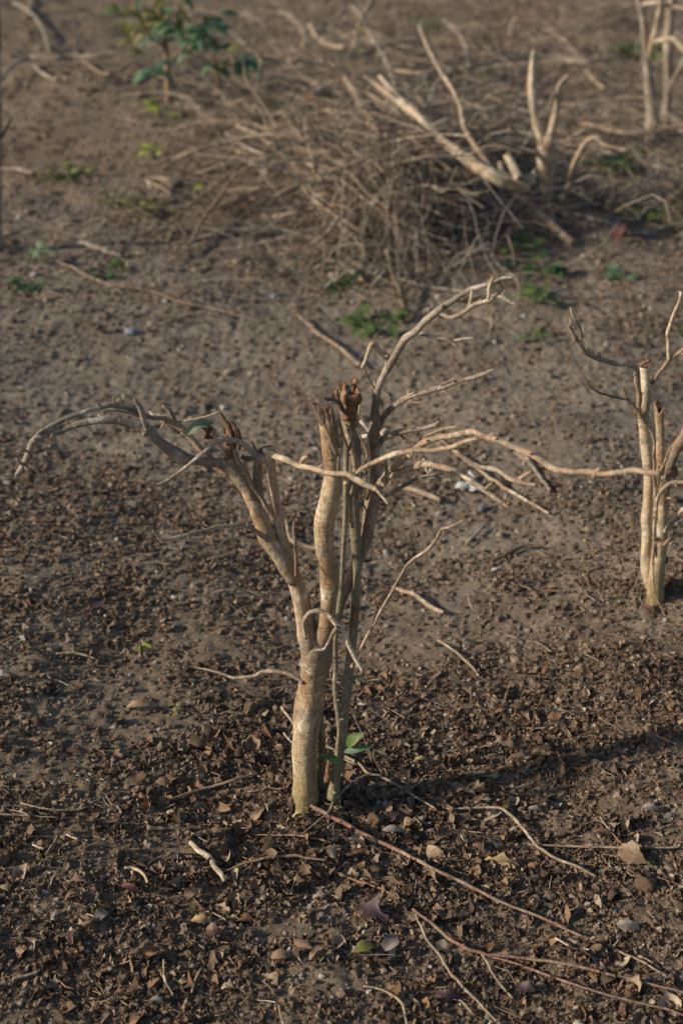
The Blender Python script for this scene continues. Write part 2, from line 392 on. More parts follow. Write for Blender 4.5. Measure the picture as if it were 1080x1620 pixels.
# ------------------------------------------------------------------ loose cover on the soil
BARE = [(150, 1140, 190, 55), (60, 1225, 120, 35), (620, 1020, 130, 50), (330, 1010, 70, 35), (760, 985, 150, 30), (370, 560, 330, 70), (300, 650, 200, 60), (560, 560, 300, 50),
        (120, 180, 160, 80), (420, 1470, 90, 30), (700, 480, 160, 40), (230, 1350, 90, 25), (820, 850, 160, 40), (500, 1560, 120, 30), (850, 640, 200, 60), (430, 30, 200, 30)]
DENSE = [(120, 830, 200, 90), (460, 1230, 140, 60), (700, 1230, 200, 90), (850, 1150, 230, 60), (350, 1200, 110, 60), (200, 1530, 260, 60), (500, 1380, 300, 60), (900, 1400, 200, 60), (1000, 500, 100, 80), (300, 350, 120, 60)]
def dens(px, py):
    d = .62 + .9 * vn(px / 75., py / 32., 21) + .6 * vn(px / 28., py / 13., 22)
    for x, y, a, b in BARE: d = d - .62 * np.exp(-((px - x) / a) ** 2 - ((py - y) / b) ** 2)
    for x, y, a, b in DENSE: d = d + .45 * np.exp(-((px - x) / a) ** 2 - ((py - y) / b) ** 2)
    d = d - .28 * ((py > 480) & (py < 740))
    return np.clip(d, .02, 1)
def scatter(n, pw=1.0, y0=-40, y1=1780, x0=-500, x1=1580, use=True):
    px = rng.uniform(x0, x1, n * 2); py = rng.uniform(y0, y1, n * 2)
    keep = rng.random(n * 2) < (dens(px, py) ** pw if use else 1)
    px, py = px[keep][:n], py[keep][:n]
    P, t = hits(px, py); return P, t, px, py
def rot_frames(n, tilt):
    yaw = rng.uniform(0, 2 * np.pi, n); a = rng.normal(0, tilt, n); b = rng.normal(0, tilt, n)
    nz = np.stack([np.tan(np.clip(a, -1.2, 1.2)), np.tan(np.clip(b, -1.2, 1.2)), np.ones(n)], -1); nz /= np.linalg.norm(nz, axis=1)[:, None]
    x = np.stack([np.cos(yaw), np.sin(yaw), np.zeros(n)], -1); x -= nz * (x * nz).sum(1)[:, None]; x /= np.linalg.norm(x, axis=1)[:, None]
    return x, np.cross(nz, x), nz
def leaf_grid(name, P, size, m, tilt, asp, up):
    nu, nv = 7, 5; n = len(P); x, y, z = rot_frames(n, tilt); U, W = np.meshgrid(np.linspace(-1, 1, nu), np.linspace(-1, 1, nv)); U = U.ravel(); W = W.ravel()
    pr = np.sin(np.pi * np.clip((U + 1) / 2, .04, .96)) ** .75; lob = 1 + .15 * np.sin(U[None] * rng.uniform(3, 8, n)[:, None] + rng.uniform(0, 6, n)[:, None])
    edge = (np.abs(W) > .9)[None]; u = U[None] + rng.normal(0, .05, (n, nu * nv)); a = asp(n)[:, None]; v = W[None] * pr[None] * lob * (1 + edge * rng.normal(0, .16, (n, nu * nv)))
    c1 = rng.normal(0, .55, n)[:, None]; c2 = rng.normal(.35, .7, n)[:, None]; tw = rng.normal(0, .5, n)[:, None]; c3 = rng.normal(0, .35, n)[:, None]
    zz = c1 * (u * u - .4) + c2 * np.abs(v) ** 1.6 * a + tw * u * v * a + c3 * u ** 3 + rng.normal(0, .035, (n, nu * nv)) + .10 * np.sin(u * 5 + v * 4 + c1 * 9)
    s_ = size[:, None, None]; Vv = P[:, None] + s_ * (u[..., None] * x[:, None] + (v * a)[..., None] * y[:, None] + zz[..., None] * z[:, None]); Vv[..., 2] += up * size[:, None]
    q = np.array([[j * nu + i, j * nu + i + 1, j * nu + i + nu + 1, j * nu + i + nu] for j in range(nv - 1) for i in range(nu - 1)])
    return np_mesh(name, Vv.reshape(-1, 3), (np.arange(n)[:, None, None] * (nu * nv) + q[None]).reshape(-1, 4), m, True)
def frag_mesh(name, P, size, m, tilt, asp, up):
    """curled leaf pieces: 3 x 4 grid of quads each with a ragged outline"""
    n = len(P); x, y, z = rot_frames(n, tilt)
    gu = np.array([-1, -.33, .33, 1.]); gv = np.array([-1, 0, 1.])
    U, W = np.meshgrid(gu, gv); U = U.ravel(); W = W.ravel()
    taper = np.array([.35, 1, .95, .2])[np.tile(np.arange(4), 3)]
    u = U[None] + rng.normal(0, .14, (n, 12)); v = (W * taper)[None] * (1 + rng.normal(0, .28, (n, 12)))
    cu = rng.normal(0, .45, n)[:, None]; cv = rng.normal(.3, .75, n)[:, None]; tw = rng.normal(0, .55, n)[:, None]
    a = asp(n)[:, None] if callable(asp) else asp
    zz = cu * (u * u - .5) + cv * (v * v) * a + tw * u * v * a + rng.normal(0, .09, (n, 12))
    s = size[:, None, None]
    Vv = P[:, None] + s * (u[..., None] * x[:, None] + (v * a)[..., None] * y[:, None] + zz[..., None] * z[:, None])
    Vv[..., 2] += up * size[:, None]
    q = np.array([[j * 4 + i, j * 4 + i + 1, j * 4 + i + 5, j * 4 + i + 4] for j in range(2) for i in range(3)])
    Fq = (np.arange(n)[:, None, None] * 12 + q[None]).reshape(-1, 4)
    return np_mesh(name, Vv.reshape(-1, 3), Fq, m, False)
# crumbs and small pieces (uncountable), sized in metres with distance
P1, t1, _, _ = scatter(170000, 1.1); s1 = .0015 + .0038 * rng.random(len(P1)) ** 2.6; s1 *= 1 + .22 * np.clip(t1 - 2.2, 0, 5)
P2, t2, _, _ = scatter(26000, 1.8, y0=760); s2 = (.0028 + .0055 * rng.random(len(P2)) ** 2) * (1 + .1 * np.clip(t2 - 2.2, 0, 5))
P3, t3, _, _ = scatter(2600, 2.3, y0=1060); s3 = (.0060 + .0105 * rng.random(len(P3)) ** 2.0)
ex = np.stack([rng.normal(.0, .17, 260), rng.normal(-.06, .13, 260)], -1); PX = np.stack([ex[:, 0], ex[:, 1], gh(ex[:, 0], ex[:, 1])], -1)
P3 = np.concatenate([P3, PX]); s3 = np.concatenate([s3, rng.uniform(.007, .0165, 260)])
tag(leaf_grid('dry_leaves', P3, s3, 'litter', .5, lambda n: rng.uniform(.3, .8, n), .35), 'curled dry brown leaves drifted over the soil in the foreground', 'dry leaves', kind='stuff')
PP = np.concatenate([P1, P2]); SS = np.concatenate([s1, s2])
tag(frag_mesh('leaf_litter', PP, SS, 'litter', .58, lambda n: rng.uniform(.18, .85, n), .32), 'crumbled brown leaf litter spread over the bare soil', 'leaf litter', kind='stuff')
# clods
def clods(n, lo, hi, pw, grow):
    px, t, a, b = scatter(n, pw, use=False); n = len(px)
    s = (lo + (hi - lo) * rng.random(n) ** 3.2) * (1 + grow * np.clip(t - 2.2, 0, 5)); return px, s
ph = (1 + 5 ** .5) / 2
ico = np.array([(-1, ph, 0), (1, ph, 0), (-1, -ph, 0), (1, -ph, 0), (0, -1, ph), (0, 1, ph), (0, -1, -ph), (0, 1, -ph), (ph, 0, -1), (ph, 0, 1), (-ph, 0, -1), (-ph, 0, 1)]) / 1.9
icf = np.array([(0, 11, 5), (0, 5, 1), (0, 1, 7), (0, 7, 10), (0, 10, 11), (1, 5, 9), (5, 11, 4), (11, 10, 2), (10, 7, 6), (7, 1, 8), (3, 9, 4), (3, 4, 2), (3, 2, 6), (3, 6, 8), (3, 8, 9), (4, 9, 5), (2, 4, 11), (6, 2, 10), (8, 6, 7), (9, 8, 1)])
Pc, sc = clods(70000, .0012, .0075, 1, .35); n = len(Pc)
x, y, z = rot_frames(n, .6); q = ico[None] * (1 + rng.normal(0, .20, (n, 12, 1))) * rng.uniform(.65, 1.2, (n, 1, 3))
Vc = Pc[:, None] + sc[:, None, None] * (q[..., :1] * x[:, None] + q[..., 1:2] * y[:, None] + q[..., 2:] * z[:, None] * .8)
tag(np_mesh('soil_crumbs', Vc.reshape(-1, 3), (np.arange(n)[:, None, None] * 12 + icf[None]).reshape(-1, 3), 'clod', False), 'crumbs and grains of dry soil and grit', 'soil crumbs', kind='stuff')
# straw, thorns and tiny sticks in the litter
def bits(n, lo, hi, r0, pw, grow):
    P, t, _, _ = scatter(n, pw); n = len(P); L = (lo + (hi - lo) * rng.random(n) ** 2.5) * (1 + grow * np.clip(t - 2.2, 0, 4)); r = r0 * (.6 + rng.random(n)) * (1 + .3 * np.clip(t - 2.2, 0, 4))
    x, y, z = rot_frames(n, .16); bend = rng.normal(0, .13, n)
    out = []
    for k in (-1, 0, 1):
        c = P + x * (L * k)[:, None] + y * (L * bend * (k * k))[:, None]; rr = r * (1 - .35 * (k + 1) / 2)
        for a in range(3): out.append(c + (y * math.cos(a * 2.094) + z * math.sin(a * 2.094)) * rr[:, None] + np.array([0, 0, 1]) * (.004 + r)[:, None])
    V = np.stack(out, 1); q = np.array([[i * 3 + a, i * 3 + (a + 1) % 3, i * 3 + 3 + (a + 1) % 3, i * 3 + 3 + a] for i in range(2) for a in range(3)])
    return V.reshape(-1, 3), (np.arange(n)[:, None, None] * 9 + q[None]).reshape(-1, 4)
Vb, Fb = bits(3300, .005, .030, .0007, .8, .35)
tag(np_mesh('straw_bits', Vb, Fb, 'strawbits', False), 'short bits of straw and broken twig among the leaf litter', 'straw', kind='stuff')

# ------------------------------------------------------------------ trees: thing > trunk / stem / branch > twig
def part(name, rows, m, parent, base, end='flat', **k):
    mb = MB(); tube(mb, rows, end=end, **k)
    return mb.build(name, [m, 'wood'], parent, base)
def T(parent, base, name, m, pts, Y0, Y1=None, end='point', **k):
    return part(name, trace(pts, Y0, Y1), m, parent, base, end, **k)

B0 = Vector((0, 0, 0)); b, _ = at(487, 1272, 0); B0 = Vector((b.x, b.y, float(gh(b.x, b.y)) - .0))
tree = empty('pruned_tree', B0, 'sharply focused pruned tree with snapped tops and long bare arms, in the middle', 'tree', 'pruned bare trees on the slope')
z = Vector((0, 0, 0))
# trunk with a flared foot and a shoulder at the fork
trunk = T(tree, B0, 'trunk', 'trunk', [(484, 1288, 28), (483.5, 1270, 23.5), (483, 1252, 21), (483, 1204, 20), (486, 1132, 20), (491, 1084, 20), (495, 1062, 22.5), (499, 1038, 24), (500, 1018, 23), (500, 1004, 16)], 0, .01, 'flat', rough=.10, sides=28, step=.006, knob=.05)
# left stem from the fork, up to the cut top
ls = T(tree, B0, 'stem', 'tan', [(497, 1045, 15), (487, 1010, 14.5), (479, 975, 13), (470, 935, 12.5), (461, 902, 11.5), (452, 872, 9.5), (444, 835, 9), (437, 790, 8.3), (431, 755, 8), (428, 730, 8.3), (427, 708, 9)], .0, .03, 'flat', rough=.08, knob=.1)
ls2 = T(tree, B0, 'stem', 'trunk', [(466, 922, 9), (455, 905, 11), (441, 880, 12.5), (424, 851, 13.5), (413, 822, 12.5), (401, 795, 11), (391, 772, 11), (379, 756, 11.5), (368, 742, 12), (364, 728, 9)], .0, .03, 'jag', rough=.09, knob=.08)
T(ls2, z, 'twig', 'tan', [(492, 990, 9), (486, 955, 8.5), (478, 930, 7), (470, 912, 4)], .012, .012) if False else None
rib = T(tree, B0, 'stem', 'tan', [(496, 1000, 9), (490, 972, 8.5), (484, 948, 7.5), (476, 925, 5.5), (469, 908, 3)], .014, .008, rough=.08)
sub = lambda parent, pts, Y0, Y1=None, m='grey', name='twig', end='point', **k: T(parent, B0, name, m, pts, Y0, Y1, end, **k)
sub(ls, [(469, 912, 3.6), (467.5, 880, 3), (466, 850, 2.8), (465, 826, 1.8)], -.008, -.02, 'brown')
YOFF = .085
# splintered stub on the left stem
mb = MB(); tube(mb, trace([(364, 735, 8), (366, 715, 8), (366, 698, 9.5), (365, 686, 10)], -.055), end='jag', rough=.2)
q, t = at(366, 690, .03); splinters(mb, q, .009, 12, .030, 0, .10)
for pp in ([(372, 695, 4.5), (360, 672, 4), (350, 655, 2.5)], [(376, 700, 3), (373, 678, 4), (366, 668, 2.5)], [(379, 712, 2.5), (379, 690, 2.5), (377, 678, 1.5)]):
    tube(mb, trace(pp, -.06), sides=5, end='point', rough=.25)
mb.build('snapped_top', ['dead', 'wood'], ls2, B0)
# long arching left arm
a1 = T(tree, B0, 'branch', 'grey', [(x_, y_, r_ * 1.25) for x_, y_, r_ in [(372, 742, 9), (355, 731, 7), (339, 730, 6.5), (311, 727, 6.5), (292, 723, 8), (279, 716, 8.2), (267, 707, 7.5), (249, 692, 7), (235, 679, 7.3), (207, 669, 5.6), (178, 664, 5.2), (148, 665, 5), (118, 671, 5), (93, 681, 5), (67, 690, 5.8), (53, 699, 5.5), (44, 720, 5), (38, 735, 4.6), (27, 752, 3.6)]], -.055, -.14, rough=.10, knob=.18)
sub(a1, [(234, 680, 6.5), (229, 662, 6), (222, 645, 5), (213, 631, 3)], -.10, -.12, end='jag')
sub(a1, [(213, 633, 1.2), (207, 631, .8), (202, 631, .6)], -.12, -.12, 'dark')
sub(a1, [(48, 716, 2.8), (38, 712, 2.4), (28, 715, 1.5)], -.135, -.15)
sub(a1, [(40, 736, 3), (33, 731, 2.8), (27, 726, 2.2)], -.138, -.15)
sub(a1, [(296, 724, 3), (283, 727, 2.8), (281, 731, 1.5)], -.075, -.08, 'tan')
a2 = T(tree, B0, 'branch', 'tan', [(362, 748, 9), (345, 738, 7.5), (332, 726, 7), (319, 712, 6.3), (303, 694, 6.3), (286, 677, 6.5), (270, 665, 7), (258, 660, 6.5), (248, 658, 5.5), (239, 653, 3)], -.045, -.04, rough=.10, knob=.15)
sub(a2, [(276, 668, 5), (272, 652, 4.5), (265, 645, 3.8), (256, 642, 2.5)], -.04, -.045, 'brown', end='jag')
sub(a2, [(262, 667, 2.5), (258, 674, 2), (254, 677, 1)], -.045, -.05, 'brown')
sub(a2, [(285, 685, 3), (272, 678, 3), (263, 672, 1.5)], -.05, -.055, 'brown')
a3 = sub(a2, [(262, 662, 4.5), (244, 660, 4), (226, 654, 4), (207, 647, 4.3), (181, 641, 4.2), (156, 644, 4.8), (122, 655, 4.6), (93, 668, 4.4), (70, 679, 3.6), (60, 686, 2.6)], -.045, -.13, knob=.18)
sub(a2, [(184, 645, 2), (182, 636, 1.8), (180, 628, 1)], -.075, -.08, 'brown')
sub(a2, [(160, 647, 2), (157, 641, 2), (154, 638, 1)], -.085, -.09, 'brown')
sub(a2, [(226, 660, 1.8), (200, 652, 1.8), (166, 649, 1.5)], -.07, -.09, 'brown')
sub(a2, [(283, 667, 1.6), (300, 664, 1.4), (317, 661, 1.4), (333, 656, 1.2), (347, 651, 1.1)], -.04, -.062, 'tan')
sub(a2, [(360, 720, 2.2), (348, 705, 2.2), (337, 694, 2.2), (330, 687, 1.6)], -.05, -.055, 'tan')
# front twig crossing to the stub
a4 = T(tree, B0, 'branch', 'grey', [(424, 733, 6), (413, 724, 5.5), (401, 717, 5.3), (392, 709, 5.5), (381, 699, 5), (367, 694.5, 4.6), (352, 694, 4.5), (342, 698, 4.2), (322, 716, 3.8), (306, 730, 3.4), (283, 747, 3.1), (264, 760, 3), (252, 766, 2.8), (240, 766, 2.2), (226, 762, 1.4)], -.055, -.12, rough=.1, knob=.25)
sub(a4, [(263, 761, 1.7), (263, 771, 1.5), (262.5, 784, 1)], -.108, -.112, 'tan')
sub(a4, [(286, 746, 1.6), (281, 741, 1.2)], -.10, -.10, 'brown')
sub(a4, [(404, 720, 3), (403, 708, 2.6), (399, 698, 1)], -.045, -.05, 'brown')
sub(a4, [(342, 697, 1.8), (340, 682, 1.4), (335, 669, 1.1)], -.085, -.088, 'straw')
YOFF = 0
# second slim stem against the left stem
T(tree, B0, 'stem', 'brown', [(434, 822, 5), (419, 797, 4.2), (408, 780, 4), (400, 767, 4), (390, 748, 4), (382, 735, 4), (374, 720, 3.8), (371, 710, 2.6)], .005, .012, 'flat', rough=.1, knob=.2)
bk = T(tree, B0, 'stem', 'brown', [(415, 815, 7), (411, 790, 8.5), (408, 765, 8.5), (407, 745, 8), (409, 727, 8), (415, 716, 7)], .035, .045, 'flat', rough=.15)
sub(bk, [(382, 722, 4.5), (392, 725, 5), (402, 721, 5), (415, 711, 4.5), (428, 708, 5)], .04, .035, 'dark', knob=.2)
# left low twig
lt = T(tree, B0, 'branch', 'tan', [(424, 853, 6.5), (411, 843, 4.6), (397, 835, 3.7), (381, 830, 3.5), (364, 831, 3), (344, 833, 3), (327, 838, 3), (311, 841, 3), (295, 845, 2.8), (281, 849, 2.8), (266, 853, 2.8), (256, 854, 2.6), (249, 847, 2.2), (243, 839, 1.5)], -.0, -.10, rough=.1, knob=.3)
sub(lt, [(391, 832, 1.3), (391, 826, .7)], -.04, -.04, 'brown')
sub(lt, [(256, 855, 1.5), (257, 860, .8)], -.095, -.095, 'brown')
# right-going pale arm from the cut top
f = T(tree, B0, 'branch', 'pale', [(418, 712, 5), (436, 719, 6), (452, 725, 6), (467, 731, 6), (479, 737, 5.6), (497, 742, 5), (520, 748, 5), (538, 749.5, 4.8), (550, 750, 5.4), (564, 756, 6), (580, 765, 5.6), (595, 774, 4.4)], .02, -.12, 'jag', rough=.1, knob=.15)
sub(f, [(476, 736, 4.5), (478, 727, 4.5), (483, 723, 4), (488, 722, 2.5)], -.025, -.03, 'tan', end='jag')
sub(f, [(593, 772, 3), (604, 784, 2.4), (613, 797, 1.2)], -.12, -.14, 'tan')
# centre stem with a hollow snapped top
cs = T(tree, B0, 'stem', 'trunk', [(503, 1040, 18), (509, 1012, 15), (516, 988, 13.5), (520, 963, 13), (521, 933, 14), (521, 902, 16), (516, 872, 15), (514, 841, 15), (517, 811, 16), (523, 784, 17), (527, 762, 15.5), (528, 747, 13.5), (526, 728, 12.5), (525, 710, 14.5), (522, 691, 15), (519, 673, 13.5), (518, 658, 11), (517, 650, 10)], .01, -.04, 'jag', rough=.09, knob=.08, sides=22)
mb = MB(); q, t = at(517, 655, -.04); splinters(mb, q, .009, 14, .022, 0, .10)
tube(mb, trace([(509, 672, 4), (507, 655, 3), (505, 641, 1.5)], -.048), sides=5, end='point', rough=.25)
tube(mb, trace([(528, 680, 4), (527, 664, 4), (523, 650, 2)], -.046), sides=5, end='point', rough=.25)
mb.build('snapped_top', ['dead', 'wood'], cs, B0)
sub(cs, [(532, 720, 2.2), (526, 705, 2.1), (521, 691, 2.1), (515, 676, 2), (509, 663, 2), (502, 652, 1.8), (495, 641, 1)], -.065, -.07, 'tan')
sub(cs, [(535, 750, 2.6), (536, 728, 2.5), (537, 709, 2)], -.06, -.065, 'tan', end='flat')
# back stem and its right partner: rises from its own foot
st = T(tree, B0, 'stem', 'olive', [(523, 1285, 18), (526, 1260, 12.5), (528, 1245, 10.5), (534, 1216, 8.6), (541, 1180, 7.5), (545.5, 1132, 7.3), (550, 1086, 8.6), (554, 1045, 8.2), (558, 1004, 7.7), (561.5, 963, 7.6), (564, 923, 7.1), (563.5, 882, 7.6), (562, 841, 9), (561, 815, 9), (560, 790, 9.5), (557, 750, 12), (558, 720, 13), (556, 690, 13), (553, 668, 12), (552, 650, 14), (551.5, 632, 15.5), (551, 620, 14)], .01, .03, 'jag', rough=.08, knob=.08, sides=18)
mb = MB(); q, t = at(551, 632, .03)
tube(mb, trace([(551, 662, 12), (551, 648, 14.5), (552, 633, 15.5), (554, 621, 14.5), (555, 613, 12)], .015), end='jag', rough=.5, sides=14)
splinters(mb, q, .0155, 26, .030, 0, .10)
tube(mb, trace([(541, 645, 4), (536, 628, 4), (532, 615, 3)], .0), sides=5, end='jag', rough=.25)
tube(mb, trace([(556, 640, 5), (557, 618, 6), (557, 607, 3)], .02), sides=5, end='jag', rough=.3)
mb.build('snapped_top', ['wood', 'wood'], st, B0)
sub(st, [(551, 655, 5), (545, 649, 4.5), (536, 638, 3.8), (526, 632, 3.5), (517, 631, 3.2), (511, 630, 2.2)], .01, -.02, 'dark', end='jag', knob=.2)
sub(st, [(564, 750, 6), (558, 722, 6), (553, 697, 5.2), (550, 682, 4.6), (549, 674, 4.2)], .0, -.005, 'tan', end='jag')
sub(st, [(552, 712, 2.6), (558, 695, 2.6), (563, 678, 3), (566, 664, 2.8), (568, 652, 2.2), (569, 642, 1.8)], -.02, -.03, 'tan')
# slim front stem
sl = T(tree, B0, 'stem', 'olive', [(525, 1262, 9), (530, 1225, 5.5), (535.5, 1185, 4.8), (536.5, 1156, 4.6), (534, 1132, 5.3), (530.5, 1100, 5), (530, 1070, 4.8), (531, 1045, 4.5), (532, 1004, 4.2), (536.5, 968, 4.6), (538.5, 943, 4.6), (542, 902, 4.2), (543.6, 862, 4.6), (546, 821, 4.7), (547, 784, 5), (547.5, 758, 4.8), (549.5, 743, 3.8), (549, 708, 3.6), (544, 695, 3.2), (539.6, 678, 2.7), (536, 666, 2.7), (535, 656, 2.4)], -.012, -.045, 'flat', rough=.08, knob=.15)
T(tree, B0, 'branch', 'tan', [(555, 826, 4), (552, 812, 3.6), (550, 790, 3.8), (552, 770, 3.2), (560, 752, 2.4)], -.02, -.03, 'point', knob=.2)
th = T(tree, B0, 'branch', 'brown', [(557, 834, 3.4), (556, 815, 3), (556, 788, 2.7), (564, 769, 2.2), (571, 752, 2.2), (578, 732, 2.2), (581, 715, 2.6), (577, 704, 2.1), (570, 690, 1.8), (565, 678, 1.4)], -.02, -.045, knob=.25)
sub(th, [(580, 713, 2.2), (582, 691, 2.1), (585, 678, 2), (588, 667, 1.8)], -.04, -.04, 'grey', end='flat')
T(tree, B0, 'branch', 'dark', [(572, 862, 1.4), (575, 835, 1.4), (580, 812, 1.3), (574, 796, 1.3), (570, 786, 1)], -.0, -.01, 'point')
# dark leaning stem behind, becoming the tall grey one
ds = T(tree, B0, 'stem', 'brown', [(512, 1040, 10), (524, 1002, 9.5), (537, 963, 9), (548, 930, 9), (558, 905, 9.3), (570, 872, 9.8), (580, 841, 10.5), (589, 806, 11.5), (595, 780, 11.5), (596, 762, 9.5), (594, 740, 8.6)], .02, .055, 'flat', rough=.08, knob=.06)
tall = T(ds, B0, 'branch', 'grey', [(597, 785, 8), (594, 760, 8.5), (592.5, 735, 8.3), (592, 710, 8.6), (595, 688, 9.2), (596, 673, 9), (593, 654, 7.8), (595, 636, 7.6), (599, 617, 7.2), (606, 597, 7), (614, 578, 6.8), (621, 564, 6.8), (629, 552, 6.6), (640, 539, 7.2), (657, 526, 6.6), (673, 509, 6.6), (688, 497, 6.5), (706, 484, 6), (727, 469, 5), (744, 458, 4.6), (765, 451, 4.1), (783, 445, 3.7), (795, 440, 3.5), (811, 439, 2.4)], .055, -.02, rough=.09, knob=.14)
tw = lambda pts, Y0, Y1=None, m='grey', **k: T(ds, B0, 'twig', m, pts, Y0, Y1, k.pop('end', 'point'), **k)
tw([(694, 494, 4), (706, 499, 4.3), (718, 500, 4.2), (733, 494, 4.1), (744, 485, 4), (759, 479, 4), (777, 473, 3.9), (792, 469, 3.4), (800, 473, 3), (814, 482, 1.8)], .0, -.04, 'tan', knob=.2)
tw([(720, 474, 4), (735, 475, 3.8), (747, 473, 3.7), (765, 469, 4), (783, 463, 4), (793, 457, 3.6), (791, 449, 3.2), (787, 445, 2.4)], .005, -.01, 'tan', knob=.2)
tw([(741, 487, 4.2), (744, 474, 3.6), (747, 460, 3.2)], -.015, -.012, 'tan', end='flat')
tw([(772, 474, 3.8), (773, 458, 3.5), (776, 446, 3.5), (780, 438, 2.6)], -.035, -.03, 'tan', end='flat')
tw([(792, 469, 3), (796, 462, 2.4), (798, 459, 1.4)], -.03, -.03, 'tan')
tw([(664, 528, 4.2), (678, 530, 4), (688, 533, 3.8), (700, 535, 3.8), (709, 538, 3.3), (717, 543, 2.8), (724, 549, 1.4)], .02, .0)
tw([(704, 536, 2.8), (718, 538, 3), (735, 536, 2.8), (752, 535, 2.2)], .01, .0, end='flat')
tw([(616, 573, 5.5), (609, 563, 4.8), (602, 555, 4.7), (594, 546, 4.6), (589, 543, 4.6), (585, 550, 4.4), (582, 562, 3.8), (577, 573, 3.4), (573, 581, 3.3)], .035, .02, 'tan', knob=.15)
tw([(574, 579, 2.4), (579, 591, 1.9), (585, 602, 1.8), (590, 610, 1.6), (592, 618, 1)], .02, .025, 'brown')
tw([(599, 622, 1.3), (603, 634, 1.3), (605, 647, .8)], .045, .05, 'straw')
br = T(ds, B0, 'branch', 'grey', [(599, 678, 5), (604, 665, 5.2), (611, 653, 5.2), (620, 645, 5.2), (631, 637, 5.3), (650, 627, 5.2), (670, 620, 4.8), (687, 614, 5.4), (700, 611, 5.2), (724, 604, 4.3), (753, 594, 4), (770, 588, 3.4), (783, 584, 1.2)], .045, -.06, rough=.14, knob=.22)
tw([(626, 637, 2.6), (640, 628, 2.4), (657, 620, 1.8)], .02, .0, 'brown'); tw([(647, 631, 2.8), (657, 636, 2.4), (673, 637, 1.2)], .01, -.01, 'brown')
tw([(692, 616, 2.8), (701, 619, 2.2), (709, 623, 1)], -.01, -.03, 'brown'); tw([(697, 609, 2), (718, 600, 2.8), (728, 600, 1)], -.02, -.03, 'brown')
tw([(693, 609, 1.2), (693, 602, .7)], -.02, -.02, 'straw')
m2 = T(ds, B0, 'branch', 'grey', [(597, 708, 7), (604, 698, 6.3), (617, 688, 5.8), (627, 685, 5.4), (645, 681, 4.7), (664, 677, 4.6), (681, 673, 4.2), (690, 671, 4), (694, 665, 2.6)], .05, -.01, 'jag', rough=.12, knob=.2)
tw([(633, 687, 2.6), (641, 694, 2.2), (654, 700, 1.2)], .03, .02, 'brown')
tw([(602, 690, 7), (608, 684, 7.2), (615, 688, 6)], .075, .085, 'pale', end='flat'); tw([(590, 690, 5), (582, 680, 4), (577, 672, 3.6), (569, 665, 2.6)], .08, .09, 'pale', end='jag')
tw([(588, 690, 5), (578, 690, 4.2), (572, 692, 3.5)], .08, .085, 'pale', end='flat')
# tan arms to the right
n1 = T(tree, B0, 'branch', 'tan', [(546, 765, 4.5), (556, 753, 4.6), (566, 746, 4.7), (577, 739, 4.7), (593, 729, 4.8), (617, 719, 5), (636, 714.5, 5), (660, 712.5, 4.8), (680, 711.5, 4.7), (700, 710, 4.6), (716, 707, 4.2), (729, 700, 4), (742, 696, 3.2), (755, 694, 1.8)], -.04, -.17, rough=.1, knob=.2)
sub(n1, [(712, 709, 4), (721, 712, 4.8), (728, 719, 4.8), (737, 727, 4.6), (746, 733, 4.4), (757, 737, 4.4), (781, 742, 4.4), (794, 748, 4.3), (806, 755, 4.3), (820, 760, 4.2), (832, 764, 3.2), (846, 767, 1.4)], -.14, -.20, 'tan', name='branch', knob=.25)
sub(n1, [(820, 759, 4), (828, 752, 3.8), (836, 748, 3.6), (842, 746, 2.8)], -.185, -.19, 'tan', end='flat')
o1 = T(ds, B0, 'branch', 'tan', [(598, 778, 8), (605, 762, 7.2), (615, 747, 7), (632, 727, 7), (643, 718, 6.2), (655, 709, 6), (675, 697, 6), (694, 692, 5.6), (714, 688, 5.5), (733, 685, 5.6), (752, 682, 5.8)], .045, -.13, 'flat', rough=.08, knob=.12)
tw([(749, 682, 4.5), (757, 687, 6), (767, 691, 6), (784, 695, 6), (801, 701, 6), (818, 708, 6.2), (834, 715, 6.2), (850, 723, 6.4), (863, 731, 6.4), (874, 739, 6), (887, 743, 5.6), (906, 745, 5.4), (926, 746, 5.5), (945, 749, 6), (957, 750, 5), (980, 746, 5), (1003, 743, 5), (1025, 746, 4.8), (1044, 749, 4.5)], -.13, -.32, 'tan', end='flat', knob=.14, rough=.08)
tw([(664, 702, 3.6), (672, 693, 3.2), (682, 686, 3), (696, 680, 3), (710, 676, 2.6), (724, 674, 1.4)], -.035, -.10, 'brown')
tw([(671, 694, 3.2), (670, 702, 2.8), (671, 711, 2.4)], -.04, -.05, 'tan', end='flat')
tw([(764, 689, 3.2), (774, 688, 2.8), (785, 685, 1.5)], -.13, -.135, 'pale'); tw([(898, 746, 2), (907, 751, 2.2), (917, 754, 1)], -.225, -.23, 'pale')
tw([(940, 757, 4), (938, 751, 5), (943, 745, 4.5), (950, 741, 2.5)], -.255, -.26, 'tan', end='jag'); tw([(950, 748, 3), (958, 744, 2), (963, 743, 1)], -.258, -.26, 'brown')
p1 = T(ds, B0, 'branch', 'tan', [(598, 772, 8.5), (608, 757, 7), (620, 751, 6.2), (632, 747, 6), (648, 741, 6.2), (661, 735, 6.6), (671, 732, 7), (685, 735, 6), (704, 739, 5.6), (720, 743, 5.5), (733, 749, 5.8), (741, 755, 6.8), (748, 762, 6.5), (757, 769, 5.4), (767, 776, 5.4), (786, 789, 4.2), (803, 802, 1.4)], .03, -.14, rough=.1, knob=.18)
tw([(671, 730, 4), (671, 724, 3.2)], -.03, -.03, 'tan', end='flat'); tw([(768, 775, 4.2), (773, 768, 3.6), (781, 764, 2.6)], -.115, -.12, 'brown', end='flat')
tw([(663, 738, 3.5), (661, 745, 2.4)], -.01, -.015, 'brown', end='flat')
